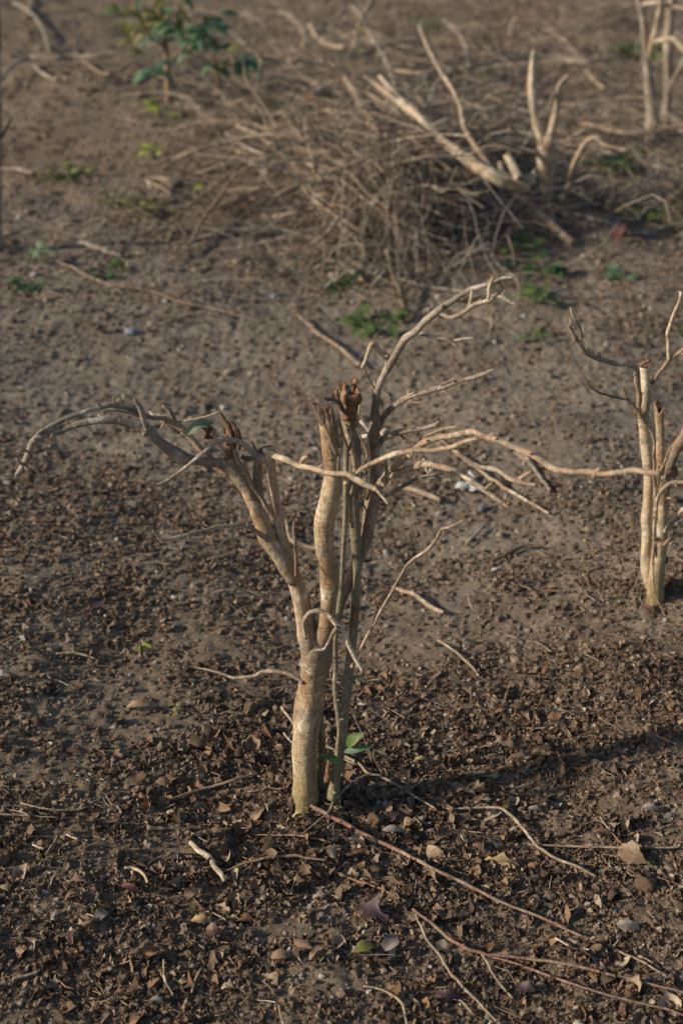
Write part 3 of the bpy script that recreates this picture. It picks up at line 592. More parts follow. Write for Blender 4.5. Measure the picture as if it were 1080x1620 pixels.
tw([(592, 795, 5), (608, 787, 3.6), (628, 774, 3.2), (647, 764, 3), (664, 755, 2.8), (680, 751, 2.6), (700, 749, 1.6)], .055, .03, 'grey', knob=.2)
tw([(684, 752, 1.5), (697, 756, 1)], .04, .04, 'dark')
sub(n1, [(612, 764, 3), (610.5, 751, 2.4), (609.5, 738, 2.3), (610, 727, 1.8)], -.02, -.025, 'brown', end='flat')
sub(n1, [(580, 790, 3), (585, 775, 3), (588, 762, 3), (588, 752, 2)], -.01, -.015, 'brown', end='flat')
# right low sprig
r1 = T(st, B0, 'branch', 'tan', [(556, 1055, 3.2), (566, 1035, 3), (578, 1013, 2.8), (590, 990, 2.8), (604, 963, 2.6), (620, 935, 2.5), (630, 917, 2.4), (640, 898, 2.6), (650, 888, 2.8), (663, 879, 3), (676, 870, 3), (687, 857, 3), (693, 846, 3), (699, 837, 3), (707, 835, 2.6), (716, 831, 2.2), (726, 826, 1.6), (733, 822, .9)], -.01, -.09, knob=.25)
sw = lambda pts, Y0, Y1=None, m='brown', **k: T(st, B0, 'twig', m, pts, Y0, Y1, k.pop('end', 'point'), **k)
sw([(665, 879, 1.4), (659, 861, 1.1), (654, 845, 1), (649, 829, .6)], -.065, -.07, 'dark'); sw([(688, 855, 1.8), (686, 845, 1.2), (685, 836, .7)], -.075, -.08, 'dark')
sw([(589, 990, 2), (593, 972, 1.6), (597, 957, 1.5), (600, 945, .9)], -.03, -.04, 'dark'); 
# curled pale shoot hooking over the fork
cu = T(ls, B0, 'branch', 'pale', [(484, 1010, 3.5), (481, 997, 3.4), (481, 985, 3.6), (485, 974, 3.9), (493, 967, 4.1), (506, 965.5, 4.2), (518, 971, 4.4), (530, 983, 4.7), (541, 995, 5.2), (547, 1008, 4.5), (553, 1024, 4.5), (563, 1043, 4), (571, 1055, 3.4), (573, 1065, 2.4)], -.03, -.06, 'jag', rough=.1, knob=.2)
T(ls, B0, 'twig', 'grey', [(534, 992, 4), (527, 1002, 3.6), (522, 1013, 3.2), (514, 1026, 3), (503, 1028, 2.5), (491, 1032, 1.2)], -.055, -.05, 'point', knob=.3)
T(trunk, B0, 'twig', 'grey', [(480, 1080, 4), (471, 1073, 3.2), (461, 1067, 3.2), (441, 1062, 3.4), (418, 1061, 3.4), (405, 1067, 3.1), (390, 1071, 3), (370, 1072, 2.7), (352, 1066, 2.4), (335, 1060, 2), (310, 1056, 1)], -.01, .07, 'point', knob=.3)
# rear foot: short green-stained stem behind the trunk and a torn stub between
T(tree, B0, 'stem', 'olive', [(509, 1255, 9), (508, 1225, 8), (507, 1180, 6.8), (506, 1140, 6), (503, 1100, 7), (502, 1060, 9)], .035, .02, 'flat', rough=.1)
T(st, B0, 'stub', 'wood', [(516, 1236, 5), (518, 1220, 5), (521, 1202, 3.6)], -.02, -.02, 'jag', rough=.3)
# leaves
mb = MB(); q1, _ = at(338, 668, .0); q2, _ = at(293, 690, -.01); leaf(mb, q1, q2, .017, (0.2, -.6, .8), .5, .30, .25)
mb.build('leaf', 'sage', tree, B0)
mb = MB(); q1, _ = at(330, 668, .0); q2, _ = at(327, 694, .015); leaf(mb, q1, q2, .030, (.3, -1, .1), .6, .1, .5, lobes=1)
mb.build('dried_leaf', 'dry', tree, B0)
mb = MB(); q1, _ = at(183, 634, .005); q2, _ = at(193, 629, .005); leaf(mb, q1, q2, .006, (0, -1, 1), .2, .1); mb.build('leaf', 'deep', tree, B0)
for (a, bb, w_, m_, y_) in (((548, 1180), (576, 1159), .018, 'green', -.03), ((544, 1190), (590, 1182), .013, 'teal', -.03), ((538, 1207), (506, 1193), .013, 'deep', -.03)):
    mb = MB(); q1, _ = at(*a, y_); q2, _ = at(*bb, y_ - .01); leaf(mb, q1, q2, w_, (0, -.6, .8), .15, .12); mb.build('leaf', m_, tree, B0)

# right hand tree
R0, _ = hit(1035, 950); YR = R0.y
rt = empty('pruned_tree', R0, 'slightly blurred pruned tree with two pale upright stems at the right edge', 'tree', 'pruned bare trees on the slope')
def RT(name, m, pts, Y0, Y1=None, end='point', par=None, **k): return T(par or rt, R0, name, m, pts, YR + Y0, YR + (Y0 if Y1 is None else Y1), end, **{'knob': .16, **k})
e2 = RT('trunk', 'trunk', [(1034, 965, 15), (1035, 947, 13.5), (1037, 907, 12), (1042, 867, 10.5), (1046, 807, 9), (1043, 740, 8), (1043, 690, 7.2), (1042, 662, 8.2), (1042, 646, 8.8)], 0, 0, 'jag', rough=.1, sides=18)
e1 = RT('stem', 'pale', [(1030, 930, 9), (1025, 912, 9), (1022, 887, 9.5), (1023, 840, 8.5), (1023, 790, 8.5), (1023, 740, 8.3), (1020, 690, 8.8), (1018, 655, 9), (1020, 613, 8.2), (1018, 580, 7.6)], .02, .04, 'flat', rough=.08, sides=16)
RT('twig', 'wood', [(1012, 578, 4), (1020, 573, 3.5), (1027, 570, 2.5)], .035, .035, 'jag', e1, rough=.3)
rb = RT('branch', 'tan', [(1012, 660, 5), (1009, 620, 5), (1008, 592, 5.4), (1005, 580, 5.4), (993, 575, 4.8), (967, 572, 5), (940, 563, 5), (923, 552, 4.8), (912, 537, 4.4), (905, 525, 3.8), (900, 515, 2.6)], .02, -.08, 'point', e1, knob=.12)
RT('twig', 'tan', [(917, 544, 3), (918, 530, 2.6), (915, 516, 2.3), (908, 502, 2.4), (902, 487, 1.5)], -.06, -.07, 'point', e1, knob=.2)
RT('twig', 'tan', [(911, 520, 2), (903, 512, 2), (901, 503, 1.2)], -.07, -.07, 'point', e1)
rh = RT('branch', 'brown', [(1036, 880, 3.5), (1035, 850, 3.6), (1035, 797, 3.5), (1034, 740, 3.2), (1033, 700, 3), (1030, 682, 2.8), (1020, 670, 2.6), (1007, 648, 2.3), (996, 635, 2.1), (989, 624, 1.8), (984, 610, 1)], -.03, -.06, 'point', e2, knob=.15)
RT('twig', 'dark', [(992, 632, 1.8), (975, 629, 1.7), (955, 624, 1.6), (940, 617, 1.5), (930, 607, 1.2), (923, 591, .6)], -.06, -.09, 'point', e2); RT('twig', 'dark', [(989, 622, 1.4), (991, 612, 1)], -.06, -.06, 'point', e2)
rd = RT('stem', 'brown', [(1047, 830, 8), (1049, 790, 8.5), (1053, 755, 8.8), (1063, 718, 9), (1080, 684, 9), (1100, 645, 8.5), (1112, 618, 8)], .01, -.02, 'jag', rough=.1)
r5 = RT('branch', 'brown', [(1030, 607, 3), (1040, 592, 3.6), (1057, 570, 3.6), (1080, 552, 3.2), (1105, 535, 2.5)], .04, .02, 'point', e1)
RT('twig', 'pale', [(1057, 570, 3.5), (1056, 545, 3.3), (1057, 523, 3.4), (1063, 500, 3.2), (1073, 478, 2.9), (1077, 461, 2.8)], .03, .02, 'flat', e1, knob=.12)
RT('branch', 'tan', [(1035, 845, 3.2), (1036, 812, 3.4), (1040, 790, 3.6), (1050, 772, 3.6), (1064, 763, 3.8), (1082, 763, 3.6), (1105, 770, 3)], -.035, -.06, 'point', e2)
RT('twig', 'brown', [(1034, 800, 3), (1040, 765, 2.8), (1047, 740, 3), (1054, 722, 2.4), (1060, 706, 1.4)], -.04, -.05, 'point', e2, knob=.2)
RT('branch', 'tan', [(1050, 842, 4), (1060, 828, 4.4), (1070, 815, 4.2), (1084, 802, 3.6)], -.02, -.04, 'flat', e2); RT('branch', 'brown', [(1050, 862, 3), (1062, 850, 2.8), (1082, 838, 2)], -.015, -.03, 'point', e2)
RT('branch', 'brown', [(1042, 852, 4), (1034, 862, 3), (1032, 900, 2), (1035, 940, 1.6), (1046, 962, 1.6), (1055, 980, 1.2)], -.03, -.08, 'point', e2)
mb = MB(); q1, _ = at(1053, 745, YR - .03); q2, _ = at(1072, 752, YR - .04); leaf(mb, q1, q2, .03, (0, -1, .3), .4, .1, .4); mb.build('dried_leaf', 'dry', rt, R0)
mb = MB(); q1, _ = at(1090, 535, YR); q2, _ = at(1070, 522, YR); leaf(mb, q1, q2, .02, (0, -.7, .7), .2, .1); mb.build('leaf', 'green', rt, R0)

# back stump beside the brush pile
K0, _ = hit(869, 342); YK = K0.y
kt = empty('pruned_tree', K0, 'small forked stump standing blurred beside the pile of cut branches', 'tree', 'pruned bare trees on the slope')
def KT(name, m, pts, Y0, Y1=None, end='point', par=None, **k): return T(par or kt, K0, name, m, pts, YK + Y0, YK + (Y0 if Y1 is None else Y1), end, **k)
k1 = KT('trunk', 'tan', [(869, 352, 12), (868, 325, 10.5), (865, 290, 11), (862, 262, 12), (861, 240, 13), (861, 228, 10)], 0, 0, 'flat', sides=14, rough=.12)
KT('stem', 'pale', [(861, 245, 9), (855, 215, 8), (848, 195, 7.5), (843, 165, 7.5), (841, 130, 7), (842, 100, 5.5), (844, 78, 3.5)], 0, .05, 'jag', rough=.15)
KT('stem', 'brown', [(842, 160, 5), (837, 140, 4.5), (836, 118, 3)], .05, .06, 'jag')
k3 = KT('stem', 'tan', [(862, 250, 9), (868, 218, 8), (874, 200, 7), (880, 173, 6), (883, 145, 5), (886, 132, 4), (900, 117, 2)], 0, -.04, 'point', rough=.15)
KT('twig', 'brown', [(883, 146, 3), (874, 152, 2.5), (868, 162, 1.5)], -.03, -.05, 'point', k3)
k4 = empty('cut_branch', hit(878, 330)[0], 'hooked thin branch leaning out to the right of the small forked stump', 'branch')
part('stalk', trace([(876, 332, 3.2), (888, 312, 4), (897, 296, 4.3), (907, 265, 4.6), (913, 247, 4.4), (920, 232, 4.2), (930, 221, 4.2), (942, 218, 4.2), (952, 226, 3.8), (965, 232, 3.4), (992, 238, 2.4)], YK, YK - .15), 'tan', k4, k4.location, 'point', knob=.1)

# top right tree
Q0, _ = hit(1032, 222); YQ = Q0.y
qt = empty('pruned_tree', Q0, 'far pale two-stemmed tree cut off by the top right corner', 'tree', 'pruned bare trees on the slope')
def QT(name, m, pts, Y0, Y1=None, end='point', par=None, **k): return T(par or qt, Q0, name, m, pts, YQ + Y0, YQ + (Y0 if Y1 is None else Y1), end, **k)
q1_ = QT('trunk', 'grey', [(1033, 230, 12), (1032, 200, 10.5), (1030, 165, 9.5), (1025, 120, 8), (1021, 80, 7), (1018, 45, 6.5), (1012, 10, 6.5), (1002, -30, 6), (992, -70, 5)], 0, 0, 'jag', sides=14)
QT('branch', 'pale', [(1024, 100, 5), (1030, 75, 5), (1037, 45, 4.8), (1041, 20, 4.6), (1048, -20, 4), (1060, -60, 3)], 0, -.1, 'jag', q1_)
QT('stem', 'grey', [(1052, 212, 8), (1053, 167, 7.5), (1056, 120, 8), (1057, 67, 8.5), (1061, 0, 8), (1064, -60, 7)], .15, .2, 'jag', rough=.1)
QT('branch', 'pale', [(1032, 68, 4), (1045, 62, 4.6), (1060, 63, 5), (1072, 70, 5), (1085, 82, 4.6), (1110, 92, 4)], -.03, -.2, 'point', q1_)
QT('branch', 'grey', [(1055, 150, 4), (1068, 120, 4), (1082, 92, 3.4)], .15, .1, 'point')
QT('branch', 'pale', [(1012, 8, 4), (1040, 5, 3.8), (1070, 12, 3.4), (1095, 18, 3)], 0, -.1, 'point', q1_)

# pale stem cut by the left edge
L0, _ = hit(-9, 392); YL = L0.y
lt0 = empty('young_tree', L0, 'pale grey trunk only just showing along the left edge', 'tree')
p_ = part('trunk', trace([(-8, 410, 13), (-8, 380, 11), (-6, 330, 10.5), (-7, 260, 10.5), (-8, 180, 10), (-7, 90, 10), (-9, 0, 9.5), (-12, -80, 9)], YL), 'grey', lt0, L0, 'jag', rough=.12, knob=.1)
part('branch', trace([(-4, 225, 3), (10, 205, 2.4), (20, 185, 1.2)], YL), 'dark', lt0, L0, 'point')
part('branch', trace([(-12, 20, 5), (-40, -40, 4), (-70, -90, 3)], YL), 'grey', lt0, L0, 'point')
# ------------------------------------------------------------------ things lying on the ground
def stick(name, label, cat, m, pts, lift=.006, lifts=None, end='flat', group=None, **k):
    rows = gtrace(pts, lift, lifts)
    mb = MB(); tube(mb, rows, end=end, **k); o = mb.build(name, [m, 'wood'], None, rows[0][:3]); return tag(o, label, cat, group)
G1 = 'loose twigs lying on the ground'
GT = lambda label, m, pts, **k: stick('fallen_twig', label, 'twig', {'pale': 'straw', 'straw': 'tan'}.get(m, m) if pts[0][1] < 1100 else m, pts, group=G1, **k)
GT('long reddish twig running down to the right from the foot of the focused tree', 'reddish', [(464, 1252, 3), (480, 1265, 4), (518, 1288, 4), (581, 1321, 3.9), (636, 1347, 3.6), (692, 1377, 3.2), (740, 1400, 3), (791, 1426, 2.8), (847, 1448, 2.5), (921, 1481, 1.6)], lift=.013, knob=.15, end='point')
o = GT('long forked tan twig sweeping across the bottom right corner', 'reddish', [(652, 1438, 2.4), (680, 1457, 3.4), (717, 1489, 3.5), (761, 1508, 3.4), (828, 1515, 3), (902, 1526, 3), (976, 1544, 2.8), (1080, 1569, 2.4), (1140, 1590, 1.5)], lift=.012, knob=.15, end='point')
GT('thin twig just below the long forked tan twig at bottom right', 'reddish', [(765, 1510, 2), (828, 1528, 2.5), (902, 1555, 2.4), (976, 1578, 2.2), (1060, 1598, 2), (1110, 1620, 1.4)], lift=.009, end='point')
GT('short straight twig slanting down from the bend of the forked tan twig', 'straw', [(760, 1506, 2.4), (774, 1530, 2.4), (787, 1552, 2.6), (811, 1580, 2)], lift=.010)
GT('pale wavy twig running to the bottom edge right of centre', 'straw', [(657, 1446, 2.2), (673, 1481, 2.8), (695, 1510, 2.8), (712, 1538, 2.7), (740, 1568, 2.5), (767, 1596, 2.4), (795, 1625, 2.2)], lift=.010, knob=.2)
GT('thin reddish twig pointing toward the start of the forked twig', 'reddish', [(521, 1374, 1.5), (558, 1390, 2.3), (595, 1403, 2.3), (612, 1410, 2), (644, 1427, 1.8)], lift=.007, end='point')
GT('yellowish twig bent like a hook in the litter right of the focused tree', 'straw', [(706, 1279, 1.4), (745, 1278, 2), (787, 1277, 2.8), (806, 1287, 3.1), (828, 1311, 3.1), (847, 1335, 3.1), (876, 1356, 2.8), (910, 1370, 2.5), (942, 1386, 1.8)], lift=.014, end='point', knob=.1)
GT('straight dark twig lying level near the right edge of the litter', 'brown', [(835, 1336, 1.6), (902, 1338, 2.2), (995, 1341, 2.3), (1075, 1340, 2)], lift=.010)
GT('thick short curved stick without bark in the lower left litter', 'pale', [(301, 1333, 4.5), (326, 1352, 5.6), (344, 1374, 5.2), (356, 1395, 4)], lift=.012, rough=.1)
GT('dark bowed twig just right of the thick short curved stick', 'brown', [(355, 1378, 1.8), (395, 1364, 2.6), (433, 1355, 3), (470, 1354, 3), (516, 1361, 1.8)], lift=.010)
GT('thin level twig under the foot of the focused tree', 'reddish', [(400, 1320, 1.5), (440, 1321, 2), (473, 1322, 2), (520, 1331, 1.5)], lift=.008)
GT('pale little hooked twig left of the thick short curved stick', 'pale', [(197, 1373, 2.4), (210, 1373, 2.8), (222, 1378, 3), (231, 1386, 2.8), (234, 1397, 2.4)], lift=.010)
GT('thin pale twig near the left edge in front of the bare soil', 'straw', [(33, 1270, 1.5), (74, 1280, 2), (118, 1281, 2), (140, 1276, 1.2)], lift=.007)
GT('straight brown twig touching the left edge below the bare soil', 'brown', [(-30, 1284, 1.8), (20, 1289, 2), (90, 1293, 1.6)], lift=.007)
GT('brown twig pointing at the foot of the focused tree from the left', 'brown', [(268, 1265, 2), (300, 1254, 2.6), (333, 1244, 2.8), (370, 1234, 2.8), (408, 1223, 2)], lift=.014)
GT('grey stick poking in from the left edge near the bottom', 'grey', [(-40, 1572, 3), (0, 1557, 3.2), (62, 1537, 2.4)], lift=.010)
GT('grey crooked twig curling out of the foot of the focused tree', 'grey', [(477, 1320, 1.2), (503, 1298, 1.6), (520, 1284, 2), (530, 1265, 2.3), (556, 1238, 2.3), (580, 1226, 2), (603, 1226, 1.6)], lift=.018, knob=.2)
GT('long straw coloured twig passing behind the foot of the focused tree', 'straw', [(505, 1173, 2), (544, 1195, 2.7), (568, 1209, 2.9), (583, 1224, 3), (600, 1228, 2.8), (629, 1243, 2.5), (660, 1262, 2.2), (690, 1280, 1.4)], lift=.012, knob=.15)
GT('short pale twig leaning in the litter left of the main trunk', 'pale', [(445, 1119, 2), (455, 1131, 2.4), (466, 1146, 2)], lift=.01); GT('tiny pale twig below the short pale twig beside the main trunk', 'pale', [(449, 1160, 1.6), (463, 1176, 1.6)], lift=.01)
GT('straw twig with a bend on the bare soil right of centre', 'straw', [(692, 1013, 1.6), (712, 1024, 2.3), (735, 1043, 2.5), (747, 1055, 2.3), (757, 1070, 1.8)], lift=.009)
GT('thick weathered stick end on bare soil behind the low curved sprig', 'tan', [(624, 930, 2.6), (645, 937, 4), (665, 946, 4.4), (684, 960, 4.2), (702, 969, 2.6)], lift=.011, rough=.15)
GT('dark bowed stick between the focused tree and the right hand tree', 'dark', [(776, 889, 3), (807, 873, 4), (829, 862, 4.2), (856, 864, 2.4)], lift=.012)
GT('short grey stick standing out left of the dark bowed stick', 'grey', [(736, 863, 2.4), (750, 848, 3), (766, 831, 3)], lift=.011)
GT('long faint stick running down behind the tan arms of the focused tree', 'straw', [(690, 690, 2), (745, 732, 2.8), (779, 759, 3), (820, 784, 3), (868, 812, 2.4)], lift=.013)
GT('blurred grey stick behind the long tan arm on the right', 'grey', [(826, 715, 2.6), (848, 745, 3.3), (869, 775, 2.6)], lift=.013)
GT('flat pale piece of stick lying behind the tan arms', 'pale', [(632, 769, 3.6), (665, 777, 5.5), (697, 791, 4)], lift=.012)
GT('blurred tan stick pointing at the elbow twig of the tall grey arm', 'brown', [(470, 497, 2), (490, 515, 2.8), (507, 530, 3.2), (540, 551, 3.5), (569, 578, 2.8)], lift=.02)
GT('very long thin stalk trailing across the upper left ground', 'brown', [(45, 396, 1.2), (111, 421, 1.7), (165, 447, 1.9), (230, 458, 1.9), (290, 478, 1.9), (345, 490, 1.9), (416, 510, 1.6)], lift=.015)
GT('short grey slab of wood above the very long thin stalk', 'grey', [(118, 381, 2.5), (155, 391, 4.2), (192, 404, 3)], lift=.02)
GT('crooked whitish branch in from the left edge near the top', 'grey', [(-20, 140, 3), (0, 127, 3.5), (17, 107, 3.6), (40, 93, 3.8), (60, 90, 3.8), (87, 92, 3.8), (113, 88, 3.6), (150, 90, 3), (182, 87, 2)], lift=.05, knob=.2)
GT('grey side twig under the crooked whitish branch', 'grey', [(48, 97, 2.5), (67, 115, 3), (90, 126, 2)], lift=.03); GT('thin curved twig right of the crooked whitish branch', 'brown', [(130, 93, 2), (150, 110, 2.5), (173, 117, 2.5), (200, 107, 2.4), (219, 95, 1.6)], lift=.03)
GT('short wavy grey stick on the bank at the left edge', 'grey', [(4, 267, 2.5), (25, 267, 3.5), (52, 273, 2.4)], lift=.02)
GT('grey twig curving along the top left corner', 'grey', [(-6, 8, 2.5), (27, 7, 3), (50, 20, 3), (66, 42, 2.4), (80, 82, 1.5)], lift=.03); GT('short upright pale stick at the top left corner', 'pale', [(42, 27, 3), (48, 10, 3), (52, -8, 2.5)], lift=.02)
GT('short bright stick among leaves in the lower right', 'pale', [(878, 1484, 2), (900, 1496, 2.2)], lift=.009); GT('thin bright stick slanting down near the right edge low down', 'straw', [(979, 1505, 1.6), (1012, 1520, 2.2), (1047, 1540, 1.6)], lift=.009)
GT('small slanting twig above the large tan leaf on the right', 'straw', [(948, 1292, 1.7), (966, 1316, 1.7)], lift=.009)
GT('curved straw twig at the bottom edge right of the middle', 'straw', [(575, 1560, 1.6), (600, 1564, 2.4), (622, 1574, 2.8), (637, 1590, 2.8), (644, 1625, 2.4)], lift=.010)
GT('short straight twig at the bottom edge left of the middle', 'straw', [(441, 1590, 2), (450, 1625, 2)], lift=.010)
GT('thin twig standing in the leaves at the lower left', 'brown', [(187, 1492, 1.6), (204, 1458, 1.6)], lift=.012); GT('curved pale stalk in the leaves near the bottom left', 'pale', [(303, 1571, 1.6), (309, 1550, 2), (319, 1531, 1.5)], lift=.011)
GT('bent pale stalk left of the curved pale stalk', 'pale', [(259, 1518, 1.6), (261, 1548, 1.8), (274, 1575, 1.5)], lift=.011)
GT('bright splinter of wood on bare soil at the left', 'pale', [(106, 1320, 1.8), (124, 1328, 2.6)], lift=.008); GT('small bright splinter nearer the left edge', 'pale', [(52, 1336, 1.8), (70, 1343, 2.4)], lift=.008)
GT('short pale green chip of wood above the thick curved stick', 'straw', [(233, 1308, 4), (260, 1311, 3.6)], lift=.008)
GT('pale bare branch lying behind the left stem of the focused tree', 'pale', [(452, 822, 2), (457, 846, 3.6), (466, 858, 4.2), (480, 862, 4.2), (506, 868, 4)], lift=.014)
GT('small dry twig on bare soil left of the main trunk', 'straw', [(89, 1034, 1.6), (120, 1033, 2.4), (151, 1042, 1.8)], lift=.01)
GT('dark thin runner in the litter right of the leafy sprout', 'dark', [(554, 1118, 1.2), (560, 1133, 1.5), (568, 1150, 1.6), (583, 1185, 1.6), (605, 1225, 1.4)], lifts=[.05, .045, .04, .025, .01])
# random small loose twigs, individually
G2 = 'small dry twigs strewn over the soil'
protos = []
for i in range(9):
    L = random.uniform(.02, .06); a = random.uniform(-.25, .25); rows = []
    for k in range(5):
        t = k / 4; rows.append((L * (t - .5), a * L * math.sin(t * 3.1) + random.gauss(0, .002), random.gauss(0, .001), .0011 * random.uniform(.7, 1.2)))
    mb = MB(); tube(mb, rows, sides=5, step=.006, rough=.15); mk = ['straw', 'brown', 'reddish', 'grey', 'brown'][i % 5]; ob = mb.build('dry_twig', [mk, 'wood'], None, (0, 0, 0)); ob['hue'] = mk; protos.append(ob)
n_tw = 120; Pt, tt, px_, py_ = scatter(n_tw, .8, y0=480, y1=1640, x0=-60, x1=1140)
for i in range(len(Pt)):
    o = protos[i] if i < 9 else random.choice(protos).copy()
    if i >= 9: COL.objects.link(o)
    o.location = Vector(Pt[i]) + Vector((0, 0, .006)); o.rotation_euler = (0, random.gauss(0, .15), random.uniform(0, 6.28)); o.scale = [random.uniform(.7, 1.2) * (1 + .25 * max(0, tt[i] - 2.2))] * 3
    hue = o['hue']; row = 'far soil behind the focused tree' if py_[i] < 860 else ('soil beside the focused tree' if py_[i] < 1230 else 'litter in the foreground')
    side = 'left' if px_[i] < 360 else ('centre' if px_[i] < 720 else 'right'); tag(o, f'small {hue} twig on the {row}, {side} part', 'twig', G2)

# stones, clods and scraps
def stone(name, label, cat, m, px, py, rpx, sq=.7, seed=0, group=None):
    rr = np.random.default_rng(seed + 11); q, t = hit(px, py); r = rpx * t / FPX
    import bmesh
    bm = bmesh.new(); bmesh.ops.create_icosphere(bm, subdivisions=4, radius=1)
    ax = Vector(rr.normal(size=3)).normalized(); pl = [(Vector(rr.normal(size=3)).normalized(), rr.uniform(.55, .85)) for _ in range(9)]
    for v in bm.verts:
        for nrm, d in pl:
            e = v.co.dot(nrm)
            if e > d: v.co -= nrm * (e - d) * .85
        n = float(vn(np.array([v.co.x * 3 + v.co.z]), np.array([v.co.y * 3 - v.co.z]), seed)[0]); v.co *= 1 + .22 * n
        v.co.z *= sq
    me = bpy.data.meshes.new(name); bm.to_mesh(me); bm.free(); me.materials.append(M[m])
    me.polygons.foreach_set('use_smooth', [True] * len(me.polygons))
    o = bpy.data.objects.new(name, me); COL.objects.link(o); o.location = q + Vector((0, 0, r * sq * .45)); o.scale = (r, r, r); o.rotation_euler = (0, 0, rr.uniform(0, 6))
    return tag(o, label, cat, group)
G3 = 'stones and clods on the soil'
for i, (nm, lb, ct, m, x, y, r, sq) in enumerate([
    ('clod', 'pale tan lump of soil on the ground left of the main trunk', 'clod', 'clay', 396, 1124, 13, .75),
    ('clod', 'rough tan clod right of the foot of the focused tree', 'clod', 'clay', 593, 1300, 14, .8),
    ('clod', 'crumbly tan clod below the large tan leaf on the right', 'clod', 'clay', 1018, 1402, 17, .8),
    ('clod', 'tan clod cut by the left edge in the lower left', 'clod', 'clay', 4, 1362, 17, .9),
    ('pebble', 'yellowish pebble on the grey soil upper left of the left arm', 'pebble', 'palestone', 360, 591, 9, .55),
    ('pebble', 'smaller yellowish pebble right of the other yellowish pebble', 'pebble', 'palestone', 397, 593, 6.5, .6),
    ('stone', 'grey angular stone beyond the tip of the lower tan arm', 'stone', 'stone', 763, 805, 10, .65),
    ('pebble', 'round pale pebble on the soil below the grey angular stone', 'pebble', 'palestone', 791, 848, 7, .8),
    ('pebble', 'bluish round pebble on the grey soil at the left', 'pebble', 'bluestone', 207, 527, 9, .7),
    ('pebble', 'white pebble near the left edge under the arching arm', 'pebble', 'palestone', 17, 814, 7, .6),
    ('pebble', 'flat whitish pebble under the low left twig', 'pebble', 'stone', 212, 799, 8, .5),
    ('clod', 'dark round clod on the bare soil at the left', 'clod', 'clay', 56, 1142, 9, .7),
    ('clod', 'flat tan clod on bare soil at left of centre', 'clod', 'clay', 125, 1088, 11, .55),
    ('nut', 'dark brown round seed lying in the lower left litter', 'seed', 'dry', 100, 1306, 6, .9),
    ('nut', 'dark brown seed husk right of the other round seed', 'seed', 'dry', 184, 1309, 8, .8),
    ('clod', 'flat beige piece in front of the brush pile', 'clod', 'palestone', 424, 345, 10, .5),
    ('pebble', 'white pebble in front of the brush pile', 'pebble', 'white', 382, 393, 8, .5),
    ('pebble', 'pale green white pebble just below the white pebble', 'pebble', 'palestone', 374, 414, 8, .5),
    ('pebble', 'small bluish pebble left of the green sprouts', 'pebble', 'bluestone', 432, 470, 6, .5),
    ('pebble', 'small pale pebble near the tip of the curled green weeds', 'pebble', 'white', 806, 1129, 4, .8),
    ('stone', 'brownish flat stone by the right edge near the far weeds', 'stone', 'clay', 1062, 318, 13, .5),
    ('stone', 'large pale stone behind the green weed at upper right', 'stone', 'stone', 948, 243, 20, .6),
    ('stone', 'dark grey round stone near the right edge of the litter', 'stone', 'stone', 1057, 1294, 9, .7),
    ('pebble', 'white pebble at left beside the broad green sprout', 'pebble', 'white', 55, 436, 7, .6),
    ('clod', 'brown clod behind the low left twig on grey soil', 'clod', 'clay', 185, 868, 8, .6),
    ('clod', 'brown lump on the soil right behind the right hand tree', 'clod', 'clay', 1062, 792, 11, .6),
    ('pebble', 'small white pebble among the leaves at the right edge', 'pebble', 'white', 1051, 982, 4.5, .8)]):
    stone(nm, lb, ct, m, x, y, r, sq, i, G3)
q, t = hit(745, 775); mb = MB()
for (dx, dy, w_, h_) in ((-16, 2, 22, .2), (0, -3, 20, .5), (8, 6, 24, .1), (-2, -14, 14, .6)):
    a, _ = hit(745 + dx - w_ / 2, 775 + dy); c, _ = hit(745 + dx + w_ / 2, 775 + dy + 2); leaf(mb, a + Vector((0, 0, .008)), c + Vector((0, 0, .012)), .03, (h_, -h_, 1), .2, .2, .35)
tag(mb.build('paper_scrap', 'white', None, q), 'crumpled whitish scrap on the soil behind the tan arms', 'scrap')

